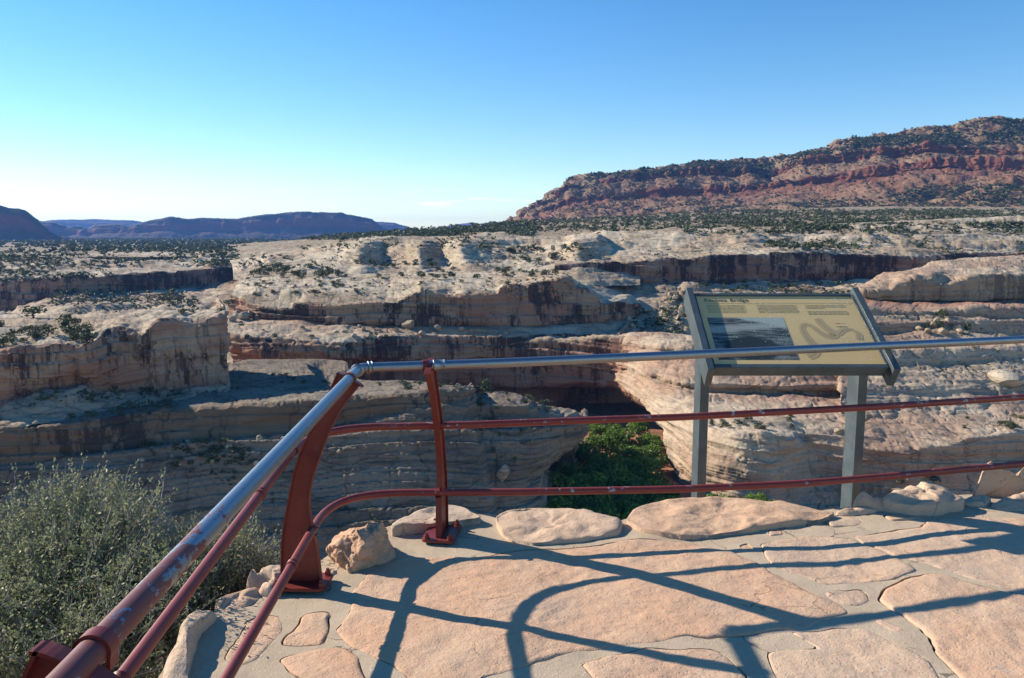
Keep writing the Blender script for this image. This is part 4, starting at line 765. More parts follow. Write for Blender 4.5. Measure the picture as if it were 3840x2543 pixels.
def chipped_paint():                     # lower rails: red with flakes worn off the crown
    M = MT('chipped_red_paint', 0.45, 0.45); p = M.pos
    nz = M.noise(p, 19, 6, 0.62); sp = M.noise(M.map(p, loc=(2, 5, 1)), 3.2, 3, 0.6); nrm = M.n('ShaderNodeSeparateXYZ'); M.put(nrm.inputs[0], M.geo.outputs['Normal'])
    chip = M.math('MULTIPLY', M.step(nz, 0.585, 0.61), M.math('MULTIPLY', M.step(sp, 0.42, 0.58), M.step(nrm.outputs[2], -0.3, 0.2)))
    far_ = M.n('ShaderNodeSeparateXYZ'); M.put(far_.inputs[0], p)
    chip = M.math('MULTIPLY', chip, M.step(far_.outputs[0], -0.75, -0.35))
    base = M.mix(M.noise(p, 7, 4), (0.165, 0.020, 0.017), (0.22, 0.036, 0.028))
    M.color(M.mix(chip, base, (0.30, 0.33, 0.35))); M.put(M.b.inputs['Roughness'], M.math('ADD', 0.38, M.math('MULTIPLY', nz, 0.2))); return M.m
def worn_pipe():                         # top rail: bare zinc, red paint left in patches towards the near end
    M = MT('worn_galvanised_pipe', 0.32, 0.5); p = M.pos; s = M.n('ShaderNodeSeparateXYZ'); M.put(s.inputs[0], p)
    nz = M.noise(M.map(p, (1.6, 0.8, 1.6)), 19, 8, 0.72); fine = M.noise(p, 70, 4, 0.7); nrm = M.n('ShaderNodeSeparateXYZ'); M.put(nrm.inputs[0], M.geo.outputs['Normal'])
    near = M.step(s.outputs[1], 2.15, 1.10)
    thr = M.math('ADD', M.math('MULTIPLY', near, 0.47), M.math('MULTIPLY', M.math('SUBTRACT', nz, 0.5), 1.8))
    right = M.step(s.outputs[0], -0.6, -0.45)
    under = M.math('MULTIPLY', M.step(nrm.outputs[2], -0.35, -0.75), M.math('MULTIPLY', M.step(s.outputs[1], 3.75, 3.9), M.step(s.outputs[0], 0.0, -0.3)))
    red = M.math('MAXIMUM', M.step(thr, 0.22, 0.30), M.math('MULTIPLY', under, 0.9))
    red = M.math('MINIMUM', red, M.math('MAXIMUM', M.step(s.outputs[1], 2.5, 2.1), under))
    zinc = M.mix(nz, (0.17, 0.215, 0.27), (0.29, 0.335, 0.38)); zinc = M.mix(M.math('MULTIPLY', M.step(fine, 0.55, 0.7), 0.4), zinc, (0.16, 0.17, 0.18))
    zinc = M.mix(M.math('MULTIPLY', M.step(nrm.outputs[2], 0.1, -0.5), 0.6), zinc, (0.36, 0.33, 0.28))
    M.color(M.mix(red, zinc, (0.135, 0.034, 0.032)))
    M.put(M.b.inputs['Metallic'], M.math('MULTIPLY', M.math('SUBTRACT', 1.0, red), 0.85))
    M.put(M.b.inputs['Roughness'], M.math('ADD', M.math('MULTIPLY', nz, 0.22), M.math('ADD', 0.30, M.math('MULTIPLY', red, 0.12))))
    M.normal(M.bump(fine, 0.08, 0.003)); return M.m
M_RED, M_CHIP, M_PIPE = red_paint(), chipped_paint(), worn_pipe()
railing = empty('guard_railing', (-0.9, 3.7, 0), label='red pipe guard railing with worn steel handrail round the terrace', cat='railing')
RL = Vector(railing.location)
def rpart(name, me, mat, parent=None, label=None):
    o = link(name, me, mat, parent or railing, label=label)
    if not parent: o.location = -RL
    return o
RT, RM = 0.0255, 0.0205
hz_top = 1.02
topR = [tuple(at_height(x, y, hz_top)) for x, y in ((1600, 1371), (1929, 1359), (2560, 1331), (3284, 1298), (3840, 1273))]
d = Vector(topR[-1]) - Vector(topR[1]); d.normalize(); topR.append(tuple(Vector(topR[-1]) + d*2.0))
cornerA = Vector((-0.785, 3.80, hz_top)); dirL = (Vector((-0.774, 3.66, hz_top)) - Vector((-0.69, 1.21, hz_top))).normalized()
pL = Vector((-0.774, 3.66, hz_top)); left = [tuple(pL - dirL*4.2), tuple(pL), tuple(pL + dirL*0.20)]
corner = [tuple(pL + dirL*0.27), (-0.768, 3.972, hz_top), (-0.735, 3.99, hz_top)]
path = np.concatenate([smooth_path(left, 40, 0.01), smooth_path([left[-1]] + corner + [(-0.66, 4.005, hz_top)], 14, 1.0)[1:], smooth_path([(-0.66, 4.005, hz_top)] + topR, 60, 1.0)[1:]])
rpart('top_rail', tube_mesh(path, RT, 20), M_PIPE, label='worn steel handrail with red paint left near its close end')
LF['rail'] = path
mid_l0, mid_l1 = Vector((-0.953, 1.827, 0.63)), Vector((-1.068, 3.66, 0.655))
mdir = (mid_l1 - mid_l0).normalized()
mid = [tuple(mid_l0 - mdir*2.4), tuple(mid_l1 - mdir*0.02)]
bz0, bz1, bz2 = mid_l1 - mdir*0.02, mid_l1 + mdir*0.53, Vector(tuple(at_height(1487, 1600, 0.645)))
mid_c = [tuple(bz0*(1-t)**2 + bz1*2*t*(1-t) + bz2*t*t) for t in np.linspace(0, 1, 24)]
mid_r = [tuple(at_height(x, y, 0.645)) for x, y in ((1602, 1597), (1774, 1593), (2176, 1577), (2560, 1564), (3284, 1526), (3840, 1489))]
d = Vector(mid_r[-1]) - Vector(mid_r[-3]); d.normalize(); mid_r.append(tuple(Vector(mid_r[-1]) + d*2))
mp = np.concatenate([smooth_path(mid, 30, 0.01), smooth_path(mid_c + mid_r, 160, 1.5)[1:]])
rpart('middle_rail', tube_mesh(mp, RM, 14), M_CHIP)
low_l0, low_l1 = Vector((-0.924, 2.362, 0.276)), Vector((-0.972, 3.65, 0.276)); ldir = (low_l1 - low_l0).normalized()
low = [tuple(low_l0 - ldir*2.6), tuple(low_l1 + ldir*0.02)]
low_r = [tuple(at_height(x, y, 0.272)) for x, y in ((1200, 1937), (1225, 1912), (1257, 1891), (1300, 1872), (1343, 1860), (1458, 1848), (1636, 1846), (1889, 1846), (2234, 1840), (2560, 1834), (2997, 1814), (3284, 1791), (3840, 1739))]
d = Vector(low_r[-1]) - Vector(low_r[-2]); d.normalize(); low_r.append(tuple(Vector(low_r[-1]) + d*2))
lp = np.concatenate([smooth_path(low, 30, 0.01), smooth_path([low[-1]] + low_r, 130, 1.6)[1:]])
rpart('lower_rail', tube_mesh(lp, RM, 14), M_CHIP)
def collar(p, d, r, length, name='coupling', mat=M_RED, lip=0.004):
    p, d = np.array(p), np.array(d)/np.linalg.norm(d)
    t = np.array([-0.5, -0.47, -0.40, -0.38, 0.38, 0.40, 0.47, 0.5])*length
    rr = np.array([r, r + lip, r + lip, r + lip*0.6, r + lip*0.6, r + lip, r + lip, r])
    return rpart(name, tube_mesh(p + t[:, None]*d, rr, 20), mat)
def near_pt(path, px, py):
    X, Y = to_px(path); i = int(np.argmin((X - px)**2 + (Y - py)**2)); j = min(max(i, 1), len(path) - 2); return path[i], path[j+1] - path[j-1]
dpath = smooth_path(path, 1500, 0.01)
for x, y in ((1343, 1393), (1386, 1377)): p, d = near_pt(dpath, x, y); collar(p, d, RT + 0.001, 0.022, 'flange', M_PIPE, 0.007)
p, d = near_pt(dpath, 1648, 1368); collar(p, d, RT + 0.001, 0.066, 'coupling', M_PIPE, 0.0045)
dm, dl = smooth_path(mp, 1500, 0.01), smooth_path(lp, 1500, 0.01)
p, d = near_pt(dm, 985, 1862); collar(p, d, RM + 0.001, 0.035)
p, d = near_pt(dm, 415, 2560); collar(p, d, RM + 0.001, 0.06)
p, d = near_pt(dl, 1088, 2116); collar(p, d, RM + 0.001, 0.035)
# bracket post: web plate with a flange round its rim, bolted foot
def prof():                              # outline of the wide bracket measured in its own plane (out from the walkway, up)
    def pt(px, py): w = at_depth(px, py, 3.65); return (-w[0] - 1.03, w[2])
    outer = [pt(*q) for q in ((1060, 2200), (1057, 2130), (1057, 2056), (1063, 1990), (1072, 1932), (1086, 1870), (1097, 1800), (1115, 1730), (1137, 1677), (1166, 1619), (1200, 1550), (1232, 1480), (1258, 1420), (1272, 1396))]
    inner = [pt(*q) for q in ((1206, 2200), (1198, 2110), (1188, 2040), (1170, 1970), (1157, 1910), (1158, 1860), (1166, 1808), (1196, 1721), (1225, 1640), (1262, 1560), (1300, 1500), (1335, 1460), (1352, 1440))]
    return outer, inner
OUT, INN = prof()
def strip_solid(bm, line, t, w):         # flat bar of width w following a line in the (r, z) plane
    L = np.array(line); T = np.gradient(L, axis=0); T /= np.linalg.norm(T, axis=1, keepdims=True); Nn = np.stack([-T[:, 1], T[:, 0]], -1)
    rings = []
    for p, n in zip(L, Nn):
        rings.append([bm.verts.new((a[0], b, a[1])) for a, b in ((p - n*t/2, -w/2), (p + n*t/2, -w/2), (p + n*t/2, w/2), (p - n*t/2, w/2))])
    for a, b in zip(rings[:-1], rings[1:]):
        for k in range(4): bm.faces.new((a[k], a[(k+1) % 4], b[(k+1) % 4], b[k]))
    bm.faces.new(rings[0][::-1]); bm.faces.new(rings[-1])
def dense(line, n):
    L = np.array(line, float); s = np.r_[0, np.cumsum(np.linalg.norm(np.diff(L, axis=0), axis=1))]; t = np.linspace(0, s[-1], n)
    Q = np.stack([np.interp(t, s, L[:, 0]), np.interp(t, s, L[:, 1])], -1); a, b = Q[0].copy(), Q[-1].copy(); Q = gsmooth(Q, 1.6, 0); Q[0], Q[-1] = a, b; return Q
N_ = 36; DO, DI = dense(OUT, N_), dense(INN, N_)
def web_mesh():
    bm = bmesh.new(); g = 0.006; vo, vi = [], []
    for (a, b) in zip(DO, DI):
        vo.append([bm.verts.new((a[0], -g, a[1])), bm.verts.new((a[0], g, a[1]))]); vi.append([bm.verts.new((b[0], -g, b[1])), bm.verts.new((b[0], g, b[1]))])
    for i in range(N_ - 1):
        bm.faces.new((vo[i][0], vi[i][0], vi[i+1][0], vo[i+1][0])); bm.faces.new((vi[i][1], vo[i][1], vo[i+1][1], vi[i+1][1]))
    bm.faces.new((vo[-1][0], vi[-1][0], vi[-1][1], vo[-1][1]))
    bmesh.ops.recalc_face_normals(bm, faces=bm.faces[:])
    me = bpy.data.meshes.new('web'); bm.to_mesh(me); bm.free(); return me
def flange_mesh(line):
    bm = bmesh.new(); strip_solid(bm, line, 0.007, 0.034); bmesh.ops.recalc_face_normals(bm, faces=bm.faces[:])
    me = bpy.data.meshes.new('flange'); bm.to_mesh(me); bm.free(); return me
WEB, FLO, FLI = web_mesh(), flange_mesh(DO), flange_mesh(DI)
TOPF = flange_mesh(dense([DO[-1] + [0.012, -0.004], DO[-1], DO[-1]*0.55 + DI[-1]*0.45 + [0, 0.004], DI[-1], DI[-1] + [-0.014, -0.012]], 12))
def foot_mesh():
    bm = bmesh.new(); w, h, r = 0.135, 0.095, 0.035; vs = []
    for cx, cy, a0 in ((w - r, h - r, 0), (-w + r, h - r, 90), (-w + r, -h + r, 180), (w - r, -h + r, 270)):
        for k in range(7): a = math.radians(a0 + k*15); vs.append(bm.verts.new((cx + r*math.cos(a), cy + r*math.sin(a), 0.0)))
    f = bm.faces.new(vs); e = bmesh.ops.extrude_face_region(bm, geom=[f])
    for v in e['geom']:
        if isinstance(v, bmesh.types.BMVert): v.co.z = 0.014
    bmesh.ops.recalc_face_normals(bm, faces=bm.faces[:])
    bmesh.ops.bevel(bm, geom=[e for e in bm.edges if all(abs(v.co.z - 0.014) < 1e-5 for v in e.verts)], offset=0.003, segments=2, affect='EDGES')
    me = bpy.data.meshes.new('foot_plate'); bm.to_mesh(me); bm.free(); return me
def bolt_mesh():
    bm = bmesh.new()
    for r, z0, z1, seg in ((0.019, 0.0, 0.004, 16), (0.0155, 0.004, 0.020, 6), (0.0085, 0.020, 0.034, 10)):
        c = bmesh.ops.create_cone(bm, cap_ends=True, segments=seg, radius1=r, radius2=r*0.97, depth=z1 - z0)
        bmesh.ops.translate(bm, verts=c['verts'], vec=(0, 0, (z0 + z1)/2))
    me = bpy.data.meshes.new('bolt'); bm.to_mesh(me); bm.free(); return me
def band_mesh(r, w=0.030, t=0.006, up=True):   # strap over a pipe
    bm = bmesh.new(); a = np.linspace(math.radians(-25), math.radians(205), 22); L = [(-(r + t/2)*math.cos(k), (r + t/2)*math.sin(k)) for k in a]
    L = [(L[0][0] - 0.0, L[0][1] - 0.02)] + L + [(L[-1][0], L[-1][1] - 0.02)]
    strip_solid(bm, L, t, w); bmesh.ops.recalc_face_normals(bm, faces=bm.faces[:]); me = bpy.data.meshes.new('strap'); bm.to_mesh(me); bm.free(); return me
FOOT, BOLT, BAND, BANDS = foot_mesh(), bolt_mesh(), band_mesh(RT), band_mesh(RM, 0.026, 0.005)
for m_ in (WEB, FLO, FLI, TOPF, FOOT, BOLT, BAND, BANDS):
    m_.materials.append(M_RED)
def bracket(base, out_dir, sc_w=1.0, lean=1.0, label=None):
    """base: where the foot centre stands; out_dir: horizontal direction away from the walkway."""
    o = Vector(out_dir).normalized(); s = Vector((0, 0, 1)).cross(o); Mx = Matrix(((o.x, s.x, 0, base[0]), (o.y, s.y, 0, base[1]), (0, 0, 1, base[2]), (0, 0, 0, 1)))
    p = link('post', WEB, None, railing, label=label); p.matrix_local = Matrix.Translation(-RL) @ Mx
    for nm, me in (('flange', FLO), ('flange', FLI), ('flange', TOPF)): link(nm, me, None, p)
    f = link('foot_plate', FOOT, None, p); f.location = (0, 0, 0.002)
    for x, y in ((0.108, 0.066), (0.108, -0.066), (-0.108, 0.066), (-0.108, -0.066)):
        b = link('bolt', BOLT, None, p); b.location = (x, y, 0.016); b.rotation_euler.z = random.random()
    rt = -(-0.774) * 0
    return p
def strap(p, d, me, roll=0.0):
    d = Vector(d).normalized(); z = Vector((0, 0, 1)); x = z.cross(d).normalized() * -1; zz = d.cross(x) * 1
    x = d.cross(z).normalized(); zz = x.cross(d).normalized()
    Mx = Matrix(((x.x, d.x, zz.x, p[0]), (x.y, d.y, zz.y, p[1]), (x.z, d.z, zz.z, p[2]), (0, 0, 0, 1))) @ Matrix.Rotation(roll, 4, 'Y')
    o = link('strap', me, None, railing); o.matrix_local = Matrix.Translation(-RL) @ Mx; return o
bracket((-1.03, 3.65, 0.0), (-1, 0.02, 0), label='wide curved bracket post at the corner')
bracket((-0.955, 1.17, 0.0), (-1, 0.03, 0), label='bracket post close at the picture edge')
rdir = (Vector(topR[3]) - Vector(topR[0])).normalized(); outR = Vector((-rdir.y, rdir.x, 0))
bracket((-0.40, 4.285, 0.0), (0.12, 0.99, 0), label='slim looking post seen edge on')
e2 = Vector(topR[0]) + rdir*4.95 + outR*0.24; bracket((e2.x, e2.y, 0.0), outR)
for x, y in ((1310, 1420), (370, 2440), (1595, 1371)): p, d = near_pt(dpath, x, y); strap(p, d, BAND)
p, d = near_pt(dm, 1112, 1700); strap(p, d, BANDS, 1.2)
p, d = near_pt(dl, 1172, 1985); strap(p, d, BANDS, -1.2)
p, d = near_pt(dl, 1640, 1846); strap(p, d, BANDS, -1.4)
p, d = near_pt(dm, 1640, 1596); strap(p, d, BANDS, 1.4)

# ------------------------------------------------------------------ wayside sign
def powder():
    M = MT('grey_powder_coat', 0.32, 0.5); p = M.pos; nz = M.noise(p, 160, 3, 0.6); d = M.noise(p, 9, 5, 0.6)
    c = M.mix(M.step(d, 0.4, 0.7), (0.055, 0.074, 0.082), (0.078, 0.100, 0.110)); c = M.mix(M.math('MULTIPLY', M.step(nz, 0.60, 0.72), 0.5), c, (0.30, 0.32, 0.32))
    M.color(c); M.put(M.b.inputs['Roughness'], M.math('ADD', 0.25, M.math('MULTIPLY', nz, 0.25))); M.normal(M.bump(nz, 0.15, 0.002)); return M.m
M_POW = powder()
sign = empty('wayside_sign', (1.77, 5.05, -0.4), label='tilted interpretive sign about the natural bridge on two dark posts', cat='sign')
SL = Vector(sign.location)
def spart(name, me, mat, parent=None, label=None, mx=None):
    o = link(name, me, mat, parent or sign, label=label)
    o.matrix_local = (Matrix.Translation(-SL) if not parent else Matrix.Identity(4)) @ (mx or Matrix.Identity(4)); return o
PB, PT = Vector((1.772, 4.745, 0.905)), Vector((1.772, 5.295, 1.285))       # lower and upper middle of the panel
pv_ = (PT - PB); PH = pv_.length; pv_.normalize(); pu = Vector((1, 0, 0)); pn = pu.cross(pv_).normalized(); PW = 1.075
PM = Matrix(((pu.x, pv_.x, pn.x, PB.x), (pu.y, pv_.y, pn.y, PB.y), (pu.z, pv_.z, pn.z, PB.z), (0, 0, 0, 1)))   # panel frame: x across, y up the slope, z out
def panel_mat():
    M = MT('sign_panel', 0.16, 0.5); tc = M.n('ShaderNodeTexCoord').outputs['Object']
    nz = M.noise(tc, 7, 6, 0.7); sc1 = M.noise(tc, 85, 5, 0.8); sc2 = M.noise(M.map(tc, loc=(3, 3, 3)), 4.0, 3, 0.6)
    c = M.mix(M.noise(tc, 2, 3), (0.64, 0.45, 0.20), (0.70, 0.50, 0.235))
    M.color(c)
    M.put(M.b.inputs['Roughness'], M.math('ADD', 0.12, M.math('MULTIPLY', sc1, 0.25))); M.normal(M.bump(sc1, 0.05, 0.002)); return M.m
def ink(name, c, r=0.3): return MT(name, r, 0.3).color(c).m
def photo_mat():
    M = MT('printed_photo', 0.2, 0.4); tc = M.n('ShaderNodeTexCoord').outputs['Object']; s = M.n('ShaderNodeSeparateXYZ'); M.put(s.inputs[0], tc)
    x, y = s.outputs[0], s.outputs[1]
    warp = M.math('MULTIPLY', M.math('SUBTRACT', M.noise(M.map(tc, (9, 9, 1)), 1, 4), 0.5), 0.05)
    ridge = M.math('ADD', M.math('SUBTRACT', M.math('MULTIPLY', x, -0.22), M.math('MULTIPLY', y, 1.0)), warp)
    lay = M.noise(M.map(tc, (6, 60, 1), rot=(0, 0, 0.16)), 1, 5, 0.65)
    rockc = M.mix(M.step(lay, 0.4, 0.62), (0.035, 0.042, 0.042), (0.20, 0.22, 0.20))
    band = M.math('MULTIPLY', M.step(M.math('ADD', y, M.math('ADD', M.math('MULTIPLY', x, -0.10), warp)), 0.06, 0.09), M.step(M.math('ADD', y, M.math('ADD', M.math('MULTIPLY', x, -0.10), warp)), 0.15, 0.12))
    rockc = M.mix(M.math('MULTIPLY', band, 0.75), rockc, (0.36, 0.38, 0.33))
    hole = M.math('ADD', M.math('MULTIPLY', M.math('POWER', M.math('SUBTRACT', x, -0.02), 2.0), 9.0), M.math('MULTIPLY', M.math('POWER', M.math('ADD', y, 0.10), 2.0), 22.0))
    rockc = M.mix(M.step(hole, 0.34, 0.22), rockc, (0.035, 0.045, 0.045))
    skym = M.step(M.math('ADD', M.math('ADD', y, M.math('MULTIPLY', x, 0.30)), warp), 0.165, 0.185)
    c = M.mix(skym, rockc, (0.36, 0.40, 0.34))
    gr = M.noise(tc, 120, 3, 0.8); c = M.mix(M.math('MULTIPLY', M.step(gr, 0.58, 0.66), M.math('MULTIPLY', M.step(x, -0.05, 0.2), 0.6)), c, (0.55, 0.58, 0.56))
    M.color(c); return M.m
spart('panel', box_mesh('panel', (-PW/2, 0.0, -0.012), (PW/2, PH, 0.0), 0), panel_mat(), mx=PM)
SB = 0.042
for s_ in (-1, 1):
    x0 = s_*(PW/2 + SB/2 + 0.006)
    spart('side_rail', box_mesh('side_rail', (x0 - SB/2, -0.075, -0.105), (x0 + SB/2, PH + 0.055, 0.036), 0.003), M_POW, mx=PM)
    spart('edge_strip', box_mesh('edge_strip', (s_*(PW/2 - 0.004) - 0.008, -0.004, 0.0015), (s_*(PW/2 - 0.004) + 0.008, PH + 0.004, 0.010), 0.002), M_POW, mx=PM)
spart('bottom_rail', box_mesh('bottom_rail', (-PW/2 + 0.004, -0.032, -0.062), (PW/2 - 0.004, 0.0, 0.010), 0.003), M_POW, mx=PM)
spart('top_frame', box_mesh('top_frame', (-PW/2 + 0.004, PH + 0.001, -0.062), (PW/2 - 0.004, PH + 0.024, 0.010), 0.003), M_POW, mx=PM)
spart('backing', box_mesh('backing', (-PW/2 + 0.02, 0.01, -0.045), (PW/2 - 0.02, PH - 0.01, -0.016), 0), M_POW, mx=PM)
for xc, y0 in ((1.262, 5.11), (2.296, 5.11)):
    spart('post', box_mesh('post', (xc - 0.029, y0 - 0.085, -1.4), (xc + 0.029, y0 + 0.085, 1.02), 0.003), M_POW)
M_INK = ink('sign_ink', (0.14, 0.12, 0.085)); M_GREY = ink('sign_grey_ink', (0.36, 0.28, 0.14)); M_MAP = ink('sign_map_band', (0.48, 0.34, 0.18)); M_WHITE = ink('sign_scratch', (0.85, 0.86, 0.84), 0.5)
def uv(u, v, z=0.0012): return (-PW/2 + u*PW, PH*(1 - v), z)
for word, u_ in (('Kachina', 0.058), ('Bridge', 0.218)):
    cu = bpy.data.curves.new('title', 'FONT'); cu.body = word; cu.size = 0.050; cu.extrude = 0.0002; cu.offset = 0.0004; cu.space_character = 1.12
    fo = bpy.data.objects.new('t', cu); col.objects.link(fo); bpy.context.view_layer.update(); tme = bpy.data.meshes.new_from_object(fo); bpy.data.objects.remove(fo); tme.materials.clear(); tme.materials.append(M_INK)
    spart('title_word', tme, None, mx=PM @ Matrix.Translation(uv(u_, 0.085)) @ Matrix.Diagonal((0.86, 1.0, 1, 1)))['kind'] = 'stuff'
def rects(name, rs, mat, z=0.0012):
    V, F = [], []
    for (u0, v0, u1, v1) in rs:
        b = len(V); V += [uv(u0, v1, z), uv(u1, v1, z), uv(u1, v0, z), uv(u0, v0, z)]; F.append((b, b+1, b+2, b+3))
    me = bpy.data.meshes.new(name); me.from_pydata(V, [], F); return spart(name, me, mat, mx=PM)
rects('rule_line', [(0.055, 0.108, 0.985, 0.1125)], M_GREY)
rr = random.Random(4)
def para(u0, u1, v0, lines, short=()):
    out = []
    for k in range(lines):
        v = v0 + k*0.0215; u = u0; end = u1 - rr.uniform(0, 0.012)
        if k in short: end = u0 + (u1 - u0)*0.45
        while u < end:
            w = min(rr.choice((0.008, 0.012, 0.018, 0.024, 0.03)), end - u); out.append((u, v, u + w, v + 0.0095)); u += w + 0.0048
    return out
rects('text_column', para(0.062, 0.305, 0.140, 6), M_GREY); rects('text_column', para(0.375, 0.625, 0.140, 6), M_GREY)
rects('text_column', para(0.675, 0.93, 0.140, 3, (2,)), M_GREY); rects('text_column', para(0.675, 0.93, 0.232, 3), M_GREY)
rects('map_caption', [(0.815, 0.415, 0.842, 0.421), (0.846, 0.417, 0.875, 0.420)], M_INK); rects('map_caption', para(0.812, 0.885, 0.462, 1), M_INK)
pw, ph = 0.465*PW, 0.60*PH
bm = bmesh.new(); vs = [bm.verts.new(q) for q in ((-pw/2, -ph/2, 0), (pw/2, -ph/2, 0), (pw/2, ph/2, 0), (-pw/2, ph/2, 0))]; bm.faces.new(vs); me = bpy.data.meshes.new('picture'); bm.to_mesh(me); bm.free()
spart('picture', me, photo_mat(), mx=PM @ Matrix.Translation((-PW/2 + 0.045*PW + pw/2, PH*(1 - 0.63), 0.0012)))
def ribbon(name, pts, w, mat, z):
    L = dense([uv(u, v)[:2] for u, v in pts], 60); L = gsmooth(L, 1.5, 0); T = np.gradient(L, axis=0); T /= np.linalg.norm(T, axis=1, keepdims=True); Nn = np.stack([-T[:, 1], T[:, 0]], -1)
    ww = w*(1 + 0.25*np.sin(np.linspace(0, 9, 60)))[:, None]; a, b = L + Nn*ww/2, L - Nn*ww/2
    V = [(x, y, z) for x, y in a] + [(x, y, z) for x, y in b]; F = [(i, 60 + i, 61 + i, i + 1) for i in range(59)]
    me = bpy.data.meshes.new(name); me.from_pydata(V, [], F); return spart(name, me, mat, mx=PM)
loop = [(0.715, 0.33), (0.725, 0.42), (0.76, 0.53), (0.80, 0.585), (0.76, 0.62), (0.70, 0.58), (0.675, 0.47), (0.635, 0.41), (0.605, 0.43), (0.595, 0.52), (0.61, 0.66), (0.64, 0.76), (0.62, 0.86), (0.56, 0.90)]
loop2 = [(0.80, 0.585), (0.835, 0.52), (0.89, 0.50), (0.925, 0.56), (0.915, 0.66)]
ribbon('map_canyon', loop, 0.046, M_MAP, 0.0010); ribbon('map_canyon', loop2, 0.034, M_MAP, 0.0011)
ribbon('map_river', loop, 0.005, M_GREY, 0.0015); ribbon('map_river', loop2, 0.004, M_GREY, 0.0016)
sr = []
for k in range(420):                     # white scuffs and scratches in the glazing
    c = rr.choice(((0.43, 0.20, 0.05, 0.16), (0.50, 0.55, 0.10, 0.2), (0.9, 0.8, 0.05, 0.15), (0.9, 0.1, 0.06, 0.06), (0.5, 0.5, 0.5, 0.5)))
    u, v = rr.gauss(c[0], c[2]), rr.gauss(c[1], c[3])
    if 0.03 < u < 0.97 and 0.02 < v < 0.98: w = rr.uniform(0.001, 0.004); sr.append((u, v, u + w, v + rr.uniform(0.002, 0.009)))
rects('scratches', sr, M_WHITE, 0.0021)['kind'] = 'stuff'
# ------------------------------------------------------------------ plants
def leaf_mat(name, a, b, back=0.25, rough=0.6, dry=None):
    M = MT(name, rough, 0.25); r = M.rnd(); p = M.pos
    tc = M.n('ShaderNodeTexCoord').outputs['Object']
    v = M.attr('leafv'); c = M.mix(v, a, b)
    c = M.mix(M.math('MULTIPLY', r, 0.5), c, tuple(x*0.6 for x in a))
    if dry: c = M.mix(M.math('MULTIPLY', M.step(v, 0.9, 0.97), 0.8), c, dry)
    M.color(c)
    tr = M.n('ShaderNodeBsdfTranslucent'); M.put(tr.inputs['Color'], c); mx = M.n('ShaderNodeMixShader'); mx.inputs[0].default_value = back
    M.t.links.new(M.b.outputs[0], mx.inputs[1]); M.t.links.new(tr.outputs[0], mx.inputs[2]); M.t.links.new(mx.outputs[0], M.t.nodes['Material Output'].inputs['Surface'])
    return M.m
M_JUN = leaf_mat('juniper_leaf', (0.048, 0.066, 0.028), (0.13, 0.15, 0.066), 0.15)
M_COT = leaf_mat('cottonwood_leaf', (0.075, 0.15, 0.02), (0.25, 0.37, 0.055), 0.35, 0.5)
M_SHR = leaf_mat('shrub_leaf', (0.17, 0.195, 0.095), (0.35, 0.365, 0.20), 0.35, 0.5, dry=(0.42, 0.36, 0.20))
M_BARK = MT('grey_bark', 0.9, 0.1); M_BARK.color(M_BARK.mix(M_BARK.noise(M_BARK.map(M_BARK.pos, (3, 3, 0.6)), 6, 4), (0.10, 0.08, 0.065), (0.20, 0.17, 0.14))); M_BARK = M_BARK.m
M_TWIG = MT('grey_twig', 0.8, 0.2); M_TWIG.color(M_TWIG.mix(M_TWIG.noise(M_TWIG.pos, 30, 3), (0.18, 0.16, 0.145), (0.42, 0.39, 0.36))); M_TWIG = M_TWIG.m
def rand_rot(n, r):
    q = r.normal(size=(n, 4)); q /= np.linalg.norm(q, axis=1, keepdims=True); w, x, y, z = q.T
    return np.stack([np.stack([1-2*(y*y+z*z), 2*(x*y-z*w), 2*(x*z+y*w)], -1), np.stack([2*(x*y+z*w), 1-2*(x*x+z*z), 2*(y*z-x*w)], -1), np.stack([2*(x*z-y*w), 2*(y*z+x*w), 1-2*(x*x+y*y)], -1)], 1)
def crown_arrays(seed, n, leaf, lobes=7, flat=0.85, wide=0.5, low=0.12):
    """Loose crown of n leaf sprays in several lobes, unit height."""
    r = np.random.default_rng(seed); L = []
    for k in range(lobes):
        a = r.uniform(0, 6.28); d = wide*0.62*math.sqrt(r.uniform(0, 1)); h = r.uniform(low + 0.15, 0.80) if k else 0.72
        L.append((d*math.cos(a)*(1.1 - 0.5*h), d*math.sin(a)*(1.1 - 0.5*h), h, r.uniform(0.18, 0.30)))
    L = np.array(L); i = r.integers(0, lobes, n); u = r.normal(size=(n, 3)); u /= np.linalg.norm(u, axis=1, keepdims=True)
    rad = L[i, 3]*r.uniform(0.25, 1.0, n)**0.4
    C = L[i, :3] + u*rad[:, None]*np.array([1.15, 1.15, flat]); C[:, 2] = np.clip(C[:, 2], low*0.6, 1.0)
    base = np.array([[-0.5, -0.5, 0], [0.55, -0.35, 0.12], [0.4, 0.55, -0.1], [-0.45, 0.4, 0.15]])
    R = rand_rot(n, r); s = leaf*r.uniform(0.55, 1.3, n)
    V = np.einsum('nij,kj->nki', R, base)*s[:, None, None] + C[:, None]
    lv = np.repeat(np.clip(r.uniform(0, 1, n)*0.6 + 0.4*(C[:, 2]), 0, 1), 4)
    return V.reshape(-1, 3), np.arange(n*4).reshape(n, 4), lv
def crown_mesh(name, *a, **k):
    V, F, lv = crown_arrays(*a, **k); return mesh_np(name, V, F, False, {'leafv': lv})
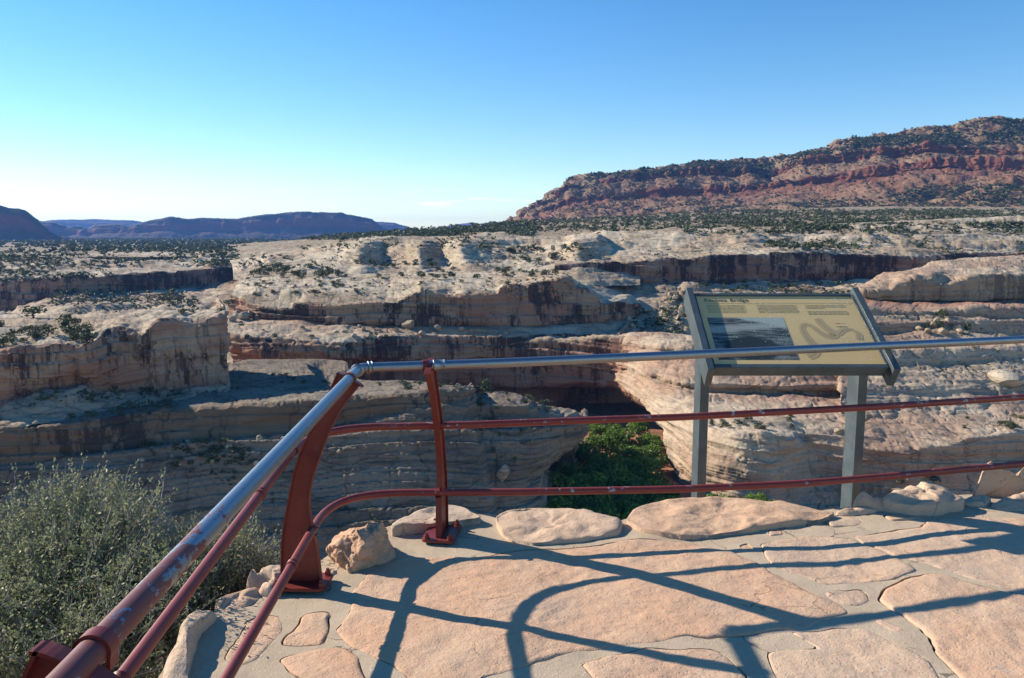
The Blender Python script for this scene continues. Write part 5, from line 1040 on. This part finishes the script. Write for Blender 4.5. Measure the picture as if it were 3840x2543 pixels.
def trunk_mesh(name, seed, h=0.5, r0=0.045, lean=0.1):
    r = np.random.default_rng(seed); V, F = [], []
    def limb(p0, p1, ra, rb, seg=6, nn=5):
        b = len(V); d = np.array(p1) - np.array(p0); up = np.array([0.3, 0.9, 0.2]); A = np.cross(d, up); A /= np.linalg.norm(A); B = np.cross(d, A); B /= np.linalg.norm(B)
        for k in range(nn):
            t = k/(nn - 1); c = np.array(p0) + d*t + (r.normal(size=3)*0.012 if 0 < k < nn - 1 else 0); rr_ = ra + (rb - ra)*t
            for j in range(seg): a = 6.283*j/seg; V.append(c + rr_*(math.cos(a)*A + math.sin(a)*B))
        for k in range(nn - 1):
            for j in range(seg): F.append((b + k*seg + j, b + k*seg + (j+1) % seg, b + (k+1)*seg + (j+1) % seg, b + (k+1)*seg + j))
    top = np.array([r.uniform(-lean, lean), r.uniform(-lean, lean), h]); limb((0, 0, -0.06), top, r0, r0*0.5)
    for k in range(5):
        a = r.uniform(0, 6.28); q = top*r.uniform(0.35, 0.95); limb(q, q + np.array([0.28*math.cos(a), 0.28*math.sin(a), r.uniform(0.12, 0.34)]), r0*0.45, r0*0.12, 5, 4)
    return mesh_np(name, np.array(V), np.array(F), True)
JC = [crown_mesh('crown', 100 + k, 190, 0.115, lobes=7 + k % 3, wide=0.55 + 0.07*(k % 3), low=0.08) for k in range(6)]
JT = [trunk_mesh('trunk', 200 + k, 0.5, 0.05) for k in range(3)]
for m_ in JC: m_.materials.append(M_JUN)
for m_ in JT: m_.materials.append(M_BARK)
trees_used = []
def juniper(p, h, label, group, parts=True, wide=1.0, name='juniper_tree'):
    k = len(trees_used); trees_used.append(1)
    o = empty(name, tuple(p), label=label, cat='tree' if 'tree' in name else 'bush', group=group); o.rotation_euler.z = rng.uniform(0, 6.28); h *= 1.15; o.scale = (h*wide, h*wide, h)
    link('crown', JC[k % 6], None, o)
    if parts: link('trunk', JT[k % 3], None, o)
    return o
def pick(key, poly, n, seed=0, face=True):
    g = LF[key]; pg = np.array(poly, float); X, Y = g['X'], g['Y']
    m = (X > pg[:, 0].min()) & (X < pg[:, 0].max()) & (Y > pg[:, 1].min()) & (Y < pg[:, 1].max())
    if face and g['n'] is not None:
        view = g['P'] - np.array([0, 0, EYE]); m &= (np.sum(g['n']*view, -1) < 0)
    idx = np.argwhere(m)
    if not len(idx): return np.zeros((0, 3))
    q = np.stack([X[m], Y[m]], -1); ok = inside(q, pg); idx = idx[ok]
    if not len(idx): return np.zeros((0, 3))
    r = np.random.default_rng(seed + len(idx)); s = idx[r.integers(0, len(idx), n)]; P = g['P']; nr, nc = X.shape
    a = P[s[:, 0], s[:, 1]]; b = P[np.minimum(s[:, 0] + 1, nr - 1), s[:, 1]]; c = P[s[:, 0], np.minimum(s[:, 1] + 1, nc - 1)]
    return a + (b - a)*r.uniform(0, 1, (n, 1)) + (c - a)*r.uniform(0, 1, (n, 1))
def box(x0, y0, x1, y1): return [(x0, y0), (x1, y0), (x1, y1), (x0, y1)]
def grove(key, poly, n, h0, h1, label, group, seed=0, wide=1.25, name='juniper_tree'):
    for p in pick(key, poly, n, seed): juniper(p - np.array([0, 0, 0.1]), rng.uniform(h0, h1), label, group, True, wide*rng.uniform(0.85, 1.2), name)
def one(key, px, py, h, label, group=None, wide=1.2, name='juniper_tree'):
    p, _ = on_land(key, px, py); juniper(p - np.array([0, 0, 0.1]), h, label, group, True, wide, name)
one('l', 124, 1192, 5.0, 'large round juniper standing on top of the left butte', None, 1.7)
one('l', 178, 1262, 4.2, 'juniper on the sloping left butte below the large round one', None, 1.4)
one('l', 15, 1300, 4.5, 'dark juniper at the picture edge on the left butte', None, 1.4)
one('n', 1814, 1462, 5.0, 'tallest juniper on the rock nose above the cottonwoods', None, 1.0)
one('n', 1780, 1478, 3.6, 'rounded juniper beside the tallest one on the rock nose', None, 1.2)
one('n', 1745, 1490, 2.6, 'low juniper at the near end of the rock nose', None, 1.3)
one('n', 2048, 1528, 3.2, 'juniper near the tip of the rock nose', None, 1.2)
one('n', 1982, 1508, 2.8, 'yellowish juniper in the saddle of the rock nose', None, 1.2)
one('i', 3525, 1190, 5.0, 'upright juniper crowning the rock pile right of the sign', None, 0.9)
one('i', 3628, 1238, 4.2, 'juniper at the right foot of the rock pile', None, 0.9)
one('i', 3520, 1230, 3.6, 'juniper in the middle of the rock pile', None, 1.1)
one('i', 3468, 1232, 2.8, 'juniper at the left foot of the rock pile', None, 1.2)
one('e', 845, 1150, 4.0, 'juniper perched on the blunt tip of the central promontory', None, 1.5)
GA = 'junipers on the benches of the central promontory'
grove('e', box(950, 1000, 1290, 1040), 46, 3.0, 5.2, 'juniper in the thicket on the promontory bench below the domes', 'junipers in the promontory thicket', 1)
grove('e', box(1290, 1010, 2080, 1046), 40, 2.2, 4.2, 'juniper dotting the upper bench of the central promontory', GA, 2)
grove('e', box(930, 1045, 1400, 1100), 34, 1.2, 2.6, 'low bush on the pale brow of the central promontory', 'bushes on the promontory brow', 3, 1.6, 'desert_bush')
grove('e', box(1400, 1045, 2060, 1072), 14, 1.2, 2.4, 'low bush near the cliff edge of the central promontory', 'bushes at the promontory cliff edge', 4, 1.6, 'desert_bush')
grove('e', box(880, 1205, 1500, 1265), 18, 1.2, 2.6, 'bush among the blocks on the promontory lower ledge', 'bushes on the lower ledge', 5, 1.4, 'desert_bush')
grove('l', [(230, 1185), (345, 1235), (346, 1290), (290, 1300), (235, 1250)], 16, 2.0, 4.0, 'juniper in the gully on the left butte top', 'junipers in the butte gully', 6)
grove('l', box(-20, 1215, 150, 1285), 12, 1.5, 3.0, 'bush on the sloping top of the left butte', 'bushes on the butte top', 7, 1.5, 'desert_bush')
grove('l', box(620, 1158, 830, 1180), 6, 1.0, 2.0, 'small bush along the crest of the left butte', 'bushes on the butte crest', 8, 1.6, 'desert_bush')
grove('f', box(1880, 935, 2120, 990), 18, 2.6, 4.6, 'juniper in the dip between slickrock domes', 'junipers among the domes', 9)
grove('f', box(1180, 985, 1750, 1000), 20, 2.0, 4.0, 'juniper along the foot of the slickrock domes', 'junipers at the foot of the domes', 10)
grove('c', box(1400, 1428, 1720, 1462), 14, 1.0, 2.2, 'small bush on the lit ledge top beside the slim post', 'bushes on the lit ledge', 11, 1.5, 'desert_bush')
grove('c', box(1000, 1395, 1250, 1440), 10, 0.9, 1.8, 'small bush on the sunny slickrock below the promontory', 'bushes on the sunny slickrock', 12, 1.6, 'desert_bush')
grove('n', box(1720, 1465, 2140, 1545), 16, 0.8, 1.8, 'low bush on the crest of the rock nose', 'bushes on the rock nose', 13, 1.5, 'desert_bush')
grove('a', box(2650, 1560, 2970, 1610), 14, 1.2, 3.0, 'bush on the abutment dome between the sign posts', 'bushes on the abutment dome', 14, 1.2, 'desert_bush')
grove('a', box(3580, 1560, 3840, 1610), 10, 1.4, 2.6, 'bush on the lip of the abutment wall right of the sign', 'bushes on the abutment lip', 15, 1.3, 'desert_bush')
grove('a', box(3330, 1800, 3520, 1850), 4, 2.0, 3.6, 'bush at the foot of the abutment wall', 'bushes at the abutment foot', 16, 1.2, 'desert_bush')
# masses of trees too many to count
def woodland(name, label, specs, seed, tris=14, leaf=0.30, mat=M_JUN):
    r = np.random.default_rng(seed); AV, AF, AL, off = [], [], [], 0
    protos = [crown_arrays(seed*50 + k, tris, leaf, lobes=4, wide=0.55, low=0.1) for k in range(8)]
    for key, poly, n, h0, h1 in specs:
        P = pick(key, poly, n, seed)
        if not len(P): continue
        cl = fbm(P/np.array([45, 45, 45]), 3)*1.6 + r.uniform(-0.45, 0.45, len(P)); P = P[cl > -0.25]
        h = h0*0.7 + (h1*1.15 - h0*0.7)*r.uniform(0, 1, len(P))**1.6; an = r.uniform(0, 6.28, len(P)); w = r.uniform(1.0, 1.7, len(P))
        for k in range(8):
            s = np.arange(len(P)) % 8 == k
            if not s.any(): continue
            V, F, lv = protos[k]; c, sn = np.cos(an[s]), np.sin(an[s])
            x = (V[None, :, 0]*c[:, None] - V[None, :, 1]*sn[:, None])*(h[s]*w[s])[:, None]; y = (V[None, :, 0]*sn[:, None] + V[None, :, 1]*c[:, None])*(h[s]*w[s])[:, None]; z = V[None, :, 2]*h[s][:, None]
            Q = np.stack([x, y, z], -1) + P[s][:, None] - np.array([0, 0, 0.15]); m = Q.shape[0]
            AV.append(Q.reshape(-1, 3)); AF.append((F[None] + (np.arange(m)*len(V))[:, None, None]).reshape(-1, 4) + off); AL.append(np.tile(lv, m)); off += m*len(V)
    me = mesh_np(name, np.concatenate(AV), np.concatenate(AF), False, {'leafv': np.concatenate(AL)}); return link(name, me, mat, label=label, kind='stuff')
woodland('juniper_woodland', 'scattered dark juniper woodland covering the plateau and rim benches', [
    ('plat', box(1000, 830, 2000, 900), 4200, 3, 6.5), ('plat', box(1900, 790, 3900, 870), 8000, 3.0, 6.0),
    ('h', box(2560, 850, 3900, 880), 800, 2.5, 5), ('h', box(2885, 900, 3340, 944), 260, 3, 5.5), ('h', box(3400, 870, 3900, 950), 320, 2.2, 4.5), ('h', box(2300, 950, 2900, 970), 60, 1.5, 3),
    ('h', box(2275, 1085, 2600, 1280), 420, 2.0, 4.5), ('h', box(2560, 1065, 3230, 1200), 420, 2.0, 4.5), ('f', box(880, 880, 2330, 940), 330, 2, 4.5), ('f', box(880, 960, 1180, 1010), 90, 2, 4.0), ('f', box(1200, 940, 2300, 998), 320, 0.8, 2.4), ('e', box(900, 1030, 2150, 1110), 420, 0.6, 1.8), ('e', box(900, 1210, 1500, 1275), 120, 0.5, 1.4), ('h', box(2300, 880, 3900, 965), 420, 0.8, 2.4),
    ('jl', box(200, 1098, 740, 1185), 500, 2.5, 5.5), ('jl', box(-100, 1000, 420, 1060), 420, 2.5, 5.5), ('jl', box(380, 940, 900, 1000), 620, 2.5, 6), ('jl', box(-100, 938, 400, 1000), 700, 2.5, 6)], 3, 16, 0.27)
woodland('plain_woodland', 'distant juniper woodland on the plain below the blue mesas', [
    ('plain', box(-80, 896, 1200, 948), 12000, 4, 8)], 5, 6, 0.55)
woodland('mesa_woodland', 'juniper scrub spotting the slopes and cap of the red mesa', [
    ('mesa', [(2090, 700), (2140, 650), (2370, 620), (2600, 595), (2886, 595), (3100, 550), (3203, 500), (3567, 452), (3840, 430), (3900, 430), (3900, 545), (3480, 540), (3240, 550), (3100, 580), (2886, 645), (2595, 645), (2300, 670)], 9000, 2.5, 6),
    ('mesa', [(1950, 800), (2140, 660), (2300, 640), (2600, 600), (2886, 600), (3100, 555), (3203, 510), (3840, 435), (3900, 435), (3900, 560), (3100, 600), (2700, 760), (2000, 830)], 9000, 2.0, 5.5), ('mesa', [(2600, 780), (3300, 740), (3500, 690), (3900, 690), (3900, 800), (2600, 810)], 5000, 2.5, 5.5), ('mesa', box(1950, 560, 3900, 800), 6500, 2.0, 5.0)], 6, 7, 0.5)
woodland('ledge_scrub', 'dark desert scrub growing over the shaded ledges and slopes below the butte', [
    ('c', [(0, 1500), (640, 1490), (680, 1530), (400, 1560), (0, 1590)], 420, 0.8, 2.2), ('c', [(490, 1660), (950, 1650), (960, 1730), (480, 1770)], 300, 0.7, 2.0), ('c', [(430, 1780), (1250, 1690), (1300, 1760), (430, 1900)], 220, 0.5, 1.5),
    ('c', [(500, 1850), (1700, 1660), (1700, 1950), (700, 2100)], 260, 0.4, 1.3), ('n', [(1690, 1540), (1980, 1600), (2000, 1700), (1900, 1790), (1690, 1900)], 240, 0.5, 1.8), ('l', [(160, 1470), (800, 1462), (840, 1480), (400, 1500), (100, 1530)], 200, 0.8, 2.2),
    ('i', box(3200, 1150, 3840, 1420), 160, 0.5, 1.6), ('a', box(2600, 1290, 3840, 1580), 130, 0.4, 1.3)], 7, 26, 0.20)
# cottonwoods on the canyon floor
CC = [crown_mesh('crown', 300 + k, 1500, 0.062, lobes=9, wide=0.66, flat=0.75, low=0.16) for k in range(4)]
CT = [trunk_mesh('trunk', 320 + k, 0.55, 0.030) for k in range(2)]
for m_ in CC: m_.materials.append(M_COT)
for m_ in CT: m_.materials.append(M_BARK)
cr_ = np.random.default_rng(77); cw = []
for yy, x0, x1 in ((1596, 2230, 2440), (1622, 2260, 2440), (1650, 2215, 2470), (1685, 2190, 2480), (1722, 2150, 2490), (1760, 2100, 2480), (1800, 2060, 2470), (1842, 2060, 2480), (1885, 2060, 2490), (1930, 2070, 2500)):
    for xx in np.arange(x0, x1, 78): cw.append((xx + cr_.uniform(-24, 24), yy + cr_.uniform(-12, 12), cr_.uniform(8.0, 16.0)))
for k, (x, y, h) in enumerate(cw):
    g = at_height(x, y, -104.5 + h*0.8); lit = y < 1730
    o = empty('cottonwood_tree', (g[0], g[1], -105), label='bright sunlit cottonwood on the canyon floor under the bridge' if lit else 'cottonwood in deep shade on the canyon floor', cat='tree', group='sunlit cottonwoods' if lit else 'shaded cottonwoods')
    o.scale = (h*1.1, h*1.1, h); o.rotation_euler.z = k*1.3; link('crown', CC[k % 4], None, o); link('trunk', CT[k % 2], None, o)
for k, (x, y, s) in enumerate(((2690, 1850, 6), (2750, 1852, 5), (2830, 1852, 6), (2890, 1862, 6), (2500, 1865, 5))):
    g = at_depth(x, y, 262 if k < 4 else 268); h = s
    o = empty('cottonwood_tree', (g[0], g[1], -105), label='bright cottonwood top showing just over the rim stone by the sign post' if k < 4 else 'single bright sprig of cottonwood beside the bridge opening', cat='tree', group='cottonwood tops by the sign' if k < 4 else None)
    H = g[2] + 105 + 1; o.scale = (9, 9, H); o.rotation_euler.z = k; link('crown', CC[k % 4], None, o); link('trunk', CT[k % 2], None, o)

# desert shrubs beside the terrace, twig by twig
def shrub(name, base, spots, nlead, nside, leafn, leaf, seed, label):
    """spots: ellipsoids (x, y, z, rx, ry, rz) the crown fills; branches run from base into them."""
    r = np.random.default_rng(seed); base = np.array(base); segs = []; LP, LD = [], []
    w = np.array([s[3]*s[4]*s[5] for s in spots]); w = w/w.sum()
    for k in range(nlead):
        s = spots[r.choice(len(spots), p=w)]; u = r.normal(size=3); u /= np.linalg.norm(u); u[2] = abs(u[2])*0.9 if r.random() < 0.75 else u[2]
        tip = np.array(s[:3]) + u*np.array(s[3:])*r.uniform(0.55, 1.0)**0.5
        b = base + r.normal(size=3)*np.array([0.10, 0.10, 0.02]); ctrl = b + (tip - b)*0.45 + np.array([0, 0, 0.22*np.linalg.norm(tip - b)]) + r.normal(size=3)*0.10
        t = np.linspace(0, 1, 6)[:, None]; path = (1-t)**2*b + 2*t*(1-t)*ctrl + t**2*tip + np.r_[np.zeros((1, 3)), r.normal(size=(5, 3))*0.012]
        segs.append((path, 0.0075*(1 - 0.85*t[:, 0]) + 0.0012))
        for j in range(nside):
            q = r.uniform(0.35, 1.0); i = min(int(q*5), 4); p0 = path[i] + (path[i+1] - path[i])*(q*5 - i); d = path[i+1] - path[i]; d /= np.linalg.norm(d)
            e = d*0.6 + r.normal(size=3)*0.55 + np.array([0, 0, 0.35]); e /= np.linalg.norm(e); ln = r.uniform(0.06, 0.20)
            tw = p0 + np.linspace(0, 1, 3)[:, None]*e*ln + np.r_[np.zeros((1, 3)), r.normal(size=(2, 3))*0.008]; segs.append((tw, np.array([0.0022, 0.0015, 0.0008])))
            if r.random() < 0.88:
                m = int(leafn*ln/0.13); tt = r.uniform(0.1, 1.05, m); LP.append(p0 + tt[:, None]*e*ln + r.normal(size=(m, 3))*0.010); LD.append(np.tile(e, (m, 1)))
    V, F, off = [], [], 0
    for path, rad in segs:
        n = len(path); d = path[-1] - path[0]; A = np.cross(d, [0.31, 0.47, 0.83]); A /= np.linalg.norm(A) + 1e-9; B = np.cross(d, A); B /= np.linalg.norm(B) + 1e-9
        a = np.array([0, 2.094, 4.188]); ring = path[:, None] + rad[:, None, None]*(np.cos(a)[None, :, None]*A + np.sin(a)[None, :, None]*B); V.append(ring.reshape(-1, 3))
        i = np.arange(n - 1)[:, None]*3; j = np.arange(3)[None]; F.append(np.stack([i + j, i + (j + 1) % 3, i + 3 + (j + 1) % 3, i + 3 + j], -1).reshape(-1, 4) + off); off += n*3
    root = empty(name, tuple(base), label=label, cat='shrub')
    o = link('branches', mesh_np('branches', np.concatenate(V) - base, np.concatenate(F), True), M_TWIG, root)
    LP, LD = np.concatenate(LP), np.concatenate(LD); n = len(LP); dirv = LD*0.8 + r.normal(size=(n, 3))*0.7; dirv /= np.linalg.norm(dirv, axis=1, keepdims=True)
    sd = np.cross(dirv, r.normal(size=(n, 3))); sd /= np.linalg.norm(sd, axis=1, keepdims=True); l = leaf*r.uniform(0.6, 1.3, (n, 1)); wd = l*0.22
    Q = np.stack([LP, LP + dirv*l*0.5 + sd*wd, LP + dirv*l, LP + dirv*l*0.5 - sd*wd], 1)
    f = link('foliage', mesh_np('foliage', Q.reshape(-1, 3) - base, np.arange(n*4).reshape(n, 4), False, {'leafv': np.repeat(r.uniform(0, 1, n), 4)}), M_SHR, root); f['kind'] = 'stuff'
    print('shrub leaves', n); return root
def sp(px, py, D, rx, ry, rz): g = at_depth(px, py, D); return (g[0], g[1], g[2], rx, ry, rz)
shrub('desert_shrub', (-2.35, 3.9, -1.15), [sp(330, 1960, 4.1, 0.32, 0.35, 0.30), sp(120, 2080, 4.0, 0.40, 0.40, 0.40), sp(440, 2050, 3.9, 0.26, 0.35, 0.34), sp(250, 2280, 3.6, 0.42, 0.4, 0.40), sp(520, 2330, 3.4, 0.30, 0.35, 0.34), sp(60, 2430, 3.3, 0.40, 0.35, 0.35), sp(350, 2520, 3.1, 0.35, 0.3, 0.3), sp(620, 2450, 3.2, 0.16, 0.25, 0.3)], 600, 16, 15, 0.020, 41, 'big grey-green twiggy shrub filling the lower left behind the railing')
shrub('desert_shrub', (-1.62, 4.0, -1.1), [sp(760, 2130, 4.0, 0.26, 0.28, 0.24), sp(900, 2110, 4.1, 0.20, 0.25, 0.22), sp(640, 2210, 3.8, 0.22, 0.25, 0.26), sp(720, 2300, 3.7, 0.2, 0.25, 0.25), sp(960, 2150, 4.2, 0.12, 0.2, 0.18)], 250, 14, 14, 0.019, 43, 'smaller olive shrub rising behind the terrace edge between rails')

# ------------------------------------------------------------------ loose blocks
def boulder_mesh(seed, cuts=9):
    bm = bmesh.new(); bmesh.ops.create_icosphere(bm, subdivisions=3, radius=0.5); r = np.random.default_rng(seed)
    P = np.array([v.co[:] for v in bm.verts])
    for k in range(cuts):
        n = r.normal(size=3); n /= np.linalg.norm(n); h = r.uniform(0.26, 0.40); d = P @ n - h; P = P - np.maximum(d, 0)[:, None]*n*0.92
    P = P*(1 + 0.06*fbm(P*4 + seed, 3)[:, None]); P *= np.array([1.15, 0.95, 0.8])
    for v, p in zip(bm.verts, P): v.co = p
    me = bpy.data.meshes.new('boulder'); bm.to_mesh(me); bm.free()
    for n_ in ('cliff', 'red'): me.attributes.new(n_, 'FLOAT', 'POINT')
    me.materials.append(M_ROCK); return me
BD = [boulder_mesh(400 + k) for k in range(6)]
def boulder(key, px, py, w, label, group=None, tall=1.0):
    p, _ = on_land(key, px, py); s = w*p[1]/FPX; k = int(px) % 6
    o = link('boulder', BD[k], None, label=label, cat='boulder', group=group, loc=(p[0], p[1], p[2] + 0.22*s*tall)); o.scale = (s, s, s*tall); o.rotation_euler = (rng.uniform(-0.2, 0.2), rng.uniform(-0.2, 0.2), rng.uniform(0, 6.28))
boulder('e', 1533, 1228, 58, 'largest pale block on the ledge under the streaked promontory cliff')
boulder('e', 1494, 1222, 36, 'block beside the largest one under the promontory cliff')
boulder('a', 3145, 1622, 34, 'white boulder on the abutment left of the sign post')
boulder('i', 3770, 1436, 130, 'large pale rounded rock on the slope right of the sign', None, 0.6)
boulder('n', 1884, 1800, 60, 'tall leaning block standing on the shaded slope', None, 1.8)
boulder('c', 1720, 1455, 30, 'knob of rock on the end of the lit ledge')
for x, y, w in ((1377, 1228, 30), (1360, 1240, 24), (1328, 1262, 22), (1384, 1262, 26), (1584, 1258, 34), (1640, 1235, 30), (1730, 1240, 24), (1766, 1242, 20), (1896, 1254, 18), (1348, 1228, 20), (1486, 1242, 26), (892, 1190, 40), (940, 1186, 32), (914, 1196, 44), (968, 1200, 28), (870, 1204, 34), (1254, 1254, 26), (1290, 1250, 22), (1424, 1252, 20)):
    boulder('e', x, y, w, 'fallen block on the ledge under the promontory cliff', 'fallen blocks under the promontory cliff')
for x, y, w in ((3450, 1242, 34), (3500, 1225, 30), (3560, 1215, 34), (3590, 1240, 38), (3540, 1250, 40), (3480, 1250, 30), (3510, 1205, 26), (3600, 1250, 30)):
    boulder('i', x, y, w, 'block of the rock pile right of the sign', 'blocks of the rock pile')
r_ = np.random.default_rng(8)
for p in pick('h', box(2300, 1110, 2560, 1280), 34, 3):
    s = r_.uniform(2.5, 7.5); o = link('boulder', BD[int(s*10) % 6], None, label='fallen boulder in the shaded gully behind the sign', cat='boulder', group='boulders in the shaded gully', loc=tuple(p + [0, 0, 0.2*s])); o.scale = (s, s, s); o.rotation_euler = tuple(r_.uniform(0, 6, 3))
for p in pick('c', box(500, 1640, 1300, 1760), 18, 4):
    s = r_.uniform(0.8, 2.2); o = link('boulder', BD[int(s*10) % 6], None, label='small pale block among scrub on the shaded ledge', cat='boulder', group='blocks on the shaded ledge', loc=tuple(p + [0, 0, 0.2*s])); o.scale = (s, s, s); o.rotation_euler = tuple(r_.uniform(0, 6, 3))
# ------------------------------------------------------------------ air between here and the mesas
hz = MT('haze'); hz.t.nodes.remove(hz.b)
pv = hz.n('ShaderNodeVolumePrincipled'); pv.inputs['Color'].default_value = (0.14, 0.38, 1.0, 1); pv.inputs['Density'].default_value = 4.2e-5
pv.inputs['Anisotropy'].default_value = 0.2
hz.t.links.new(pv.outputs[0], hz.t.nodes['Material Output'].inputs['Volume'])
bm = bmesh.new(); bmesh.ops.create_cube(bm, size=1.0)
bmesh.ops.transform(bm, matrix=Matrix.Translation((0, 7800, 117)) @ Matrix.Diagonal((26000, 16400, 450, 1)), verts=bm.verts)
me = bpy.data.meshes.new('haze'); bm.to_mesh(me); bm.free()
link('haze', me, hz.m, label='thin blue haze in the air over the canyon country', kind='stuff')
